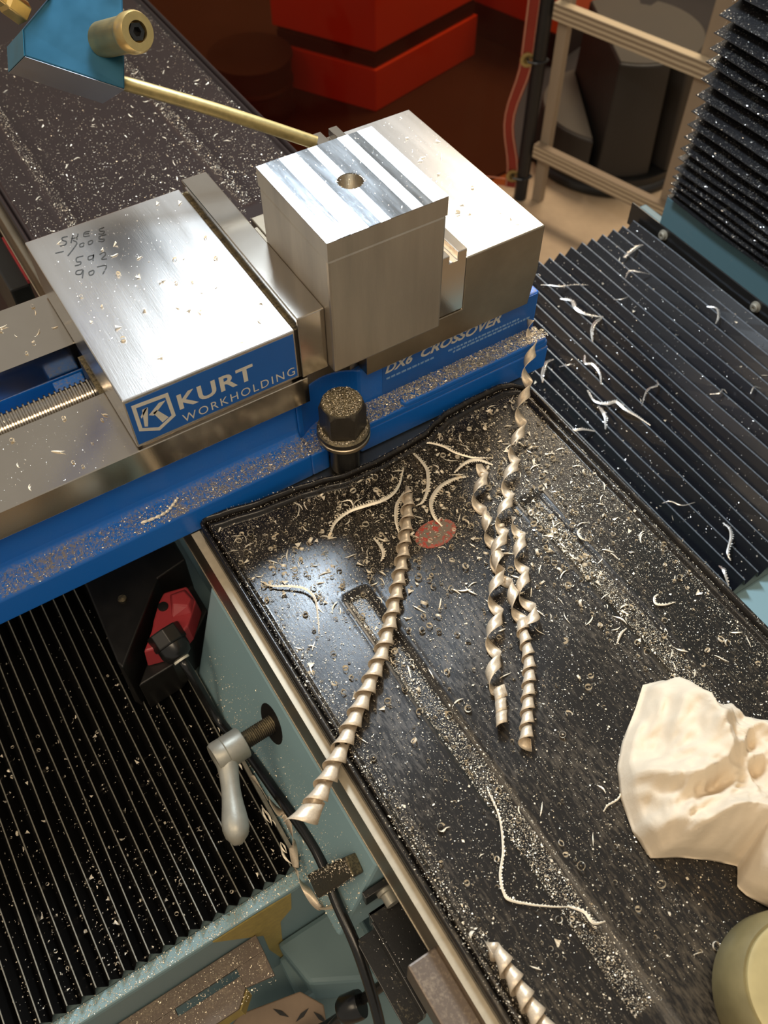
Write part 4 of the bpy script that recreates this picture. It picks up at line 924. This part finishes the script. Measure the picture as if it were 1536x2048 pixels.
def s_front(R_):
    while True:
        x, y = R_.uniform(0, 252), R_.uniform(-320, -141)
        if R_.random() < .15 + (x / 250) ** 2 and vis(x, y, -140):
            p = (408 - 139) / 31; u = ((y + 408) / p) % 1; k = 1 - abs(u - .5) * 2; return x, y, -150 + 12 * k * .8 + .8
grit('bellows_grit', 'warm grit caught in the front bellows', 2200, s_front, M['chip'], .2, .7, 7)
def s_col(R_):
    i = R_.randrange(0, len(zs) - 1); x = R_.uniform(-97, 60); u = R_.random(); z = zs[i] + (zs[i+1] - zs[i]) * .0; zv = (zs[i - 1] + zs[i]) / 2 + 1 if i else zs[i] + 9
    return x, 478 + 17 * u * u, z + (zv - z) * u * u + .6
grit('bellows_grit', 'wet grit stuck on the upright column bellows', 7000, s_col, M['chip_bright'], .22, .8, 8)
def s_saddle(R_):
    while True:
        if R_.random() < .55:
            x = R_.uniform(110, 303); z = R_.uniform(-146, -50); y = -109 - 28 * (-49 - z) / 97 - .4
            if R_.random() < .3 + (x - 110) / 250: return x, y, z
        elif R_.random() < .6: return R_.uniform(255, 264), R_.uniform(-330, -131), -147.8
        else: return R_.uniform(266, 297), R_.uniform(-290, -182), -196.2
grit('machine_grit', 'grit on the teal saddle, base flange and slotted plate', 5200, s_saddle, M['dust'], .16, .5, 9)
def s_misc(R_):
    k = R_.random()
    if k < .3: return R_.uniform(-70, 74), R_.uniform(-112, -24), 117.1
    if k < .55: return R_.uniform(8, 83), R_.uniform(1, 73), 171.75
    if k < .75: return R_.uniform(-72, 74), R_.uniform(99, 152), 117.2
    if k < .85: return R_.uniform(26, 75), R_.uniform(-230, -122), 77.6
    if k < .93: return R_.uniform(-140, 250), 484.2 - R_.uniform(0, 1.5), R_.uniform(-147, -138)
    return R_.uniform(306, 372), R_.uniform(-131, -94), -90.6 
grit('vise_grit', 'fine specks on the vise jaws and the workpiece top', 2200, s_misc, M['chip_bright'], .12, .35, 10)
def s_curl(R_):
    return mat_sample()
rows = MB(); R_ = random.Random(77)
for i in range(700):
    x, y = mat_sample(); z = mat_z(x, y); r = R_.uniform(.6, 1.05); hh = R_.uniform(.6, 1.1); a0 = R_.uniform(0, 6.28); arc = R_.uniform(2.5, 6); tl = R_.uniform(-.6, .6)
    rows.strip([[(x + r * cos(a0 + arc * k / 8), y + r * sin(a0 + arc * k / 8), z + .3 + tl * r * (1 + cos(arc * k / 8)) * .3), (x + r * 1.15 * cos(a0 + arc * k / 8), y + r * 1.15 * sin(a0 + arc * k / 8), z + .3 + hh)] for k in range(9)])
tag(rows.build('mat_curls', M['chip'], None, smooth=True), 'swarm of smaller metal curls between the larger ones on the right mat', 'metal grit', kind='stuff')
mb = MB()
grit('clip_grit', 'grit heaped on the square cable clip', 500, lambda R_: (lambda u, v: (273 + 15 * v + 15 * u * .9, -139 + 18.5 * u + .2, -103.6 + 47 * u))(R_.random(), R_.random()), M['dust'], .18, .5, 12)
P = smooth_path([(80, -133, 24), (81, -124, 24), (80.5, -117, 24), (78, -112, 24), (75.5, -107, 25.5)], 26)
mb = MB(); mb.tube(P, [.5 + .55 * (k % 3 != 0) for k in range(26)], 7); tag(mb.build('beaded_shaving', M['chip'], None), 'short beaded shaving lying on the blue front flange of the vise', 'metal shaving')
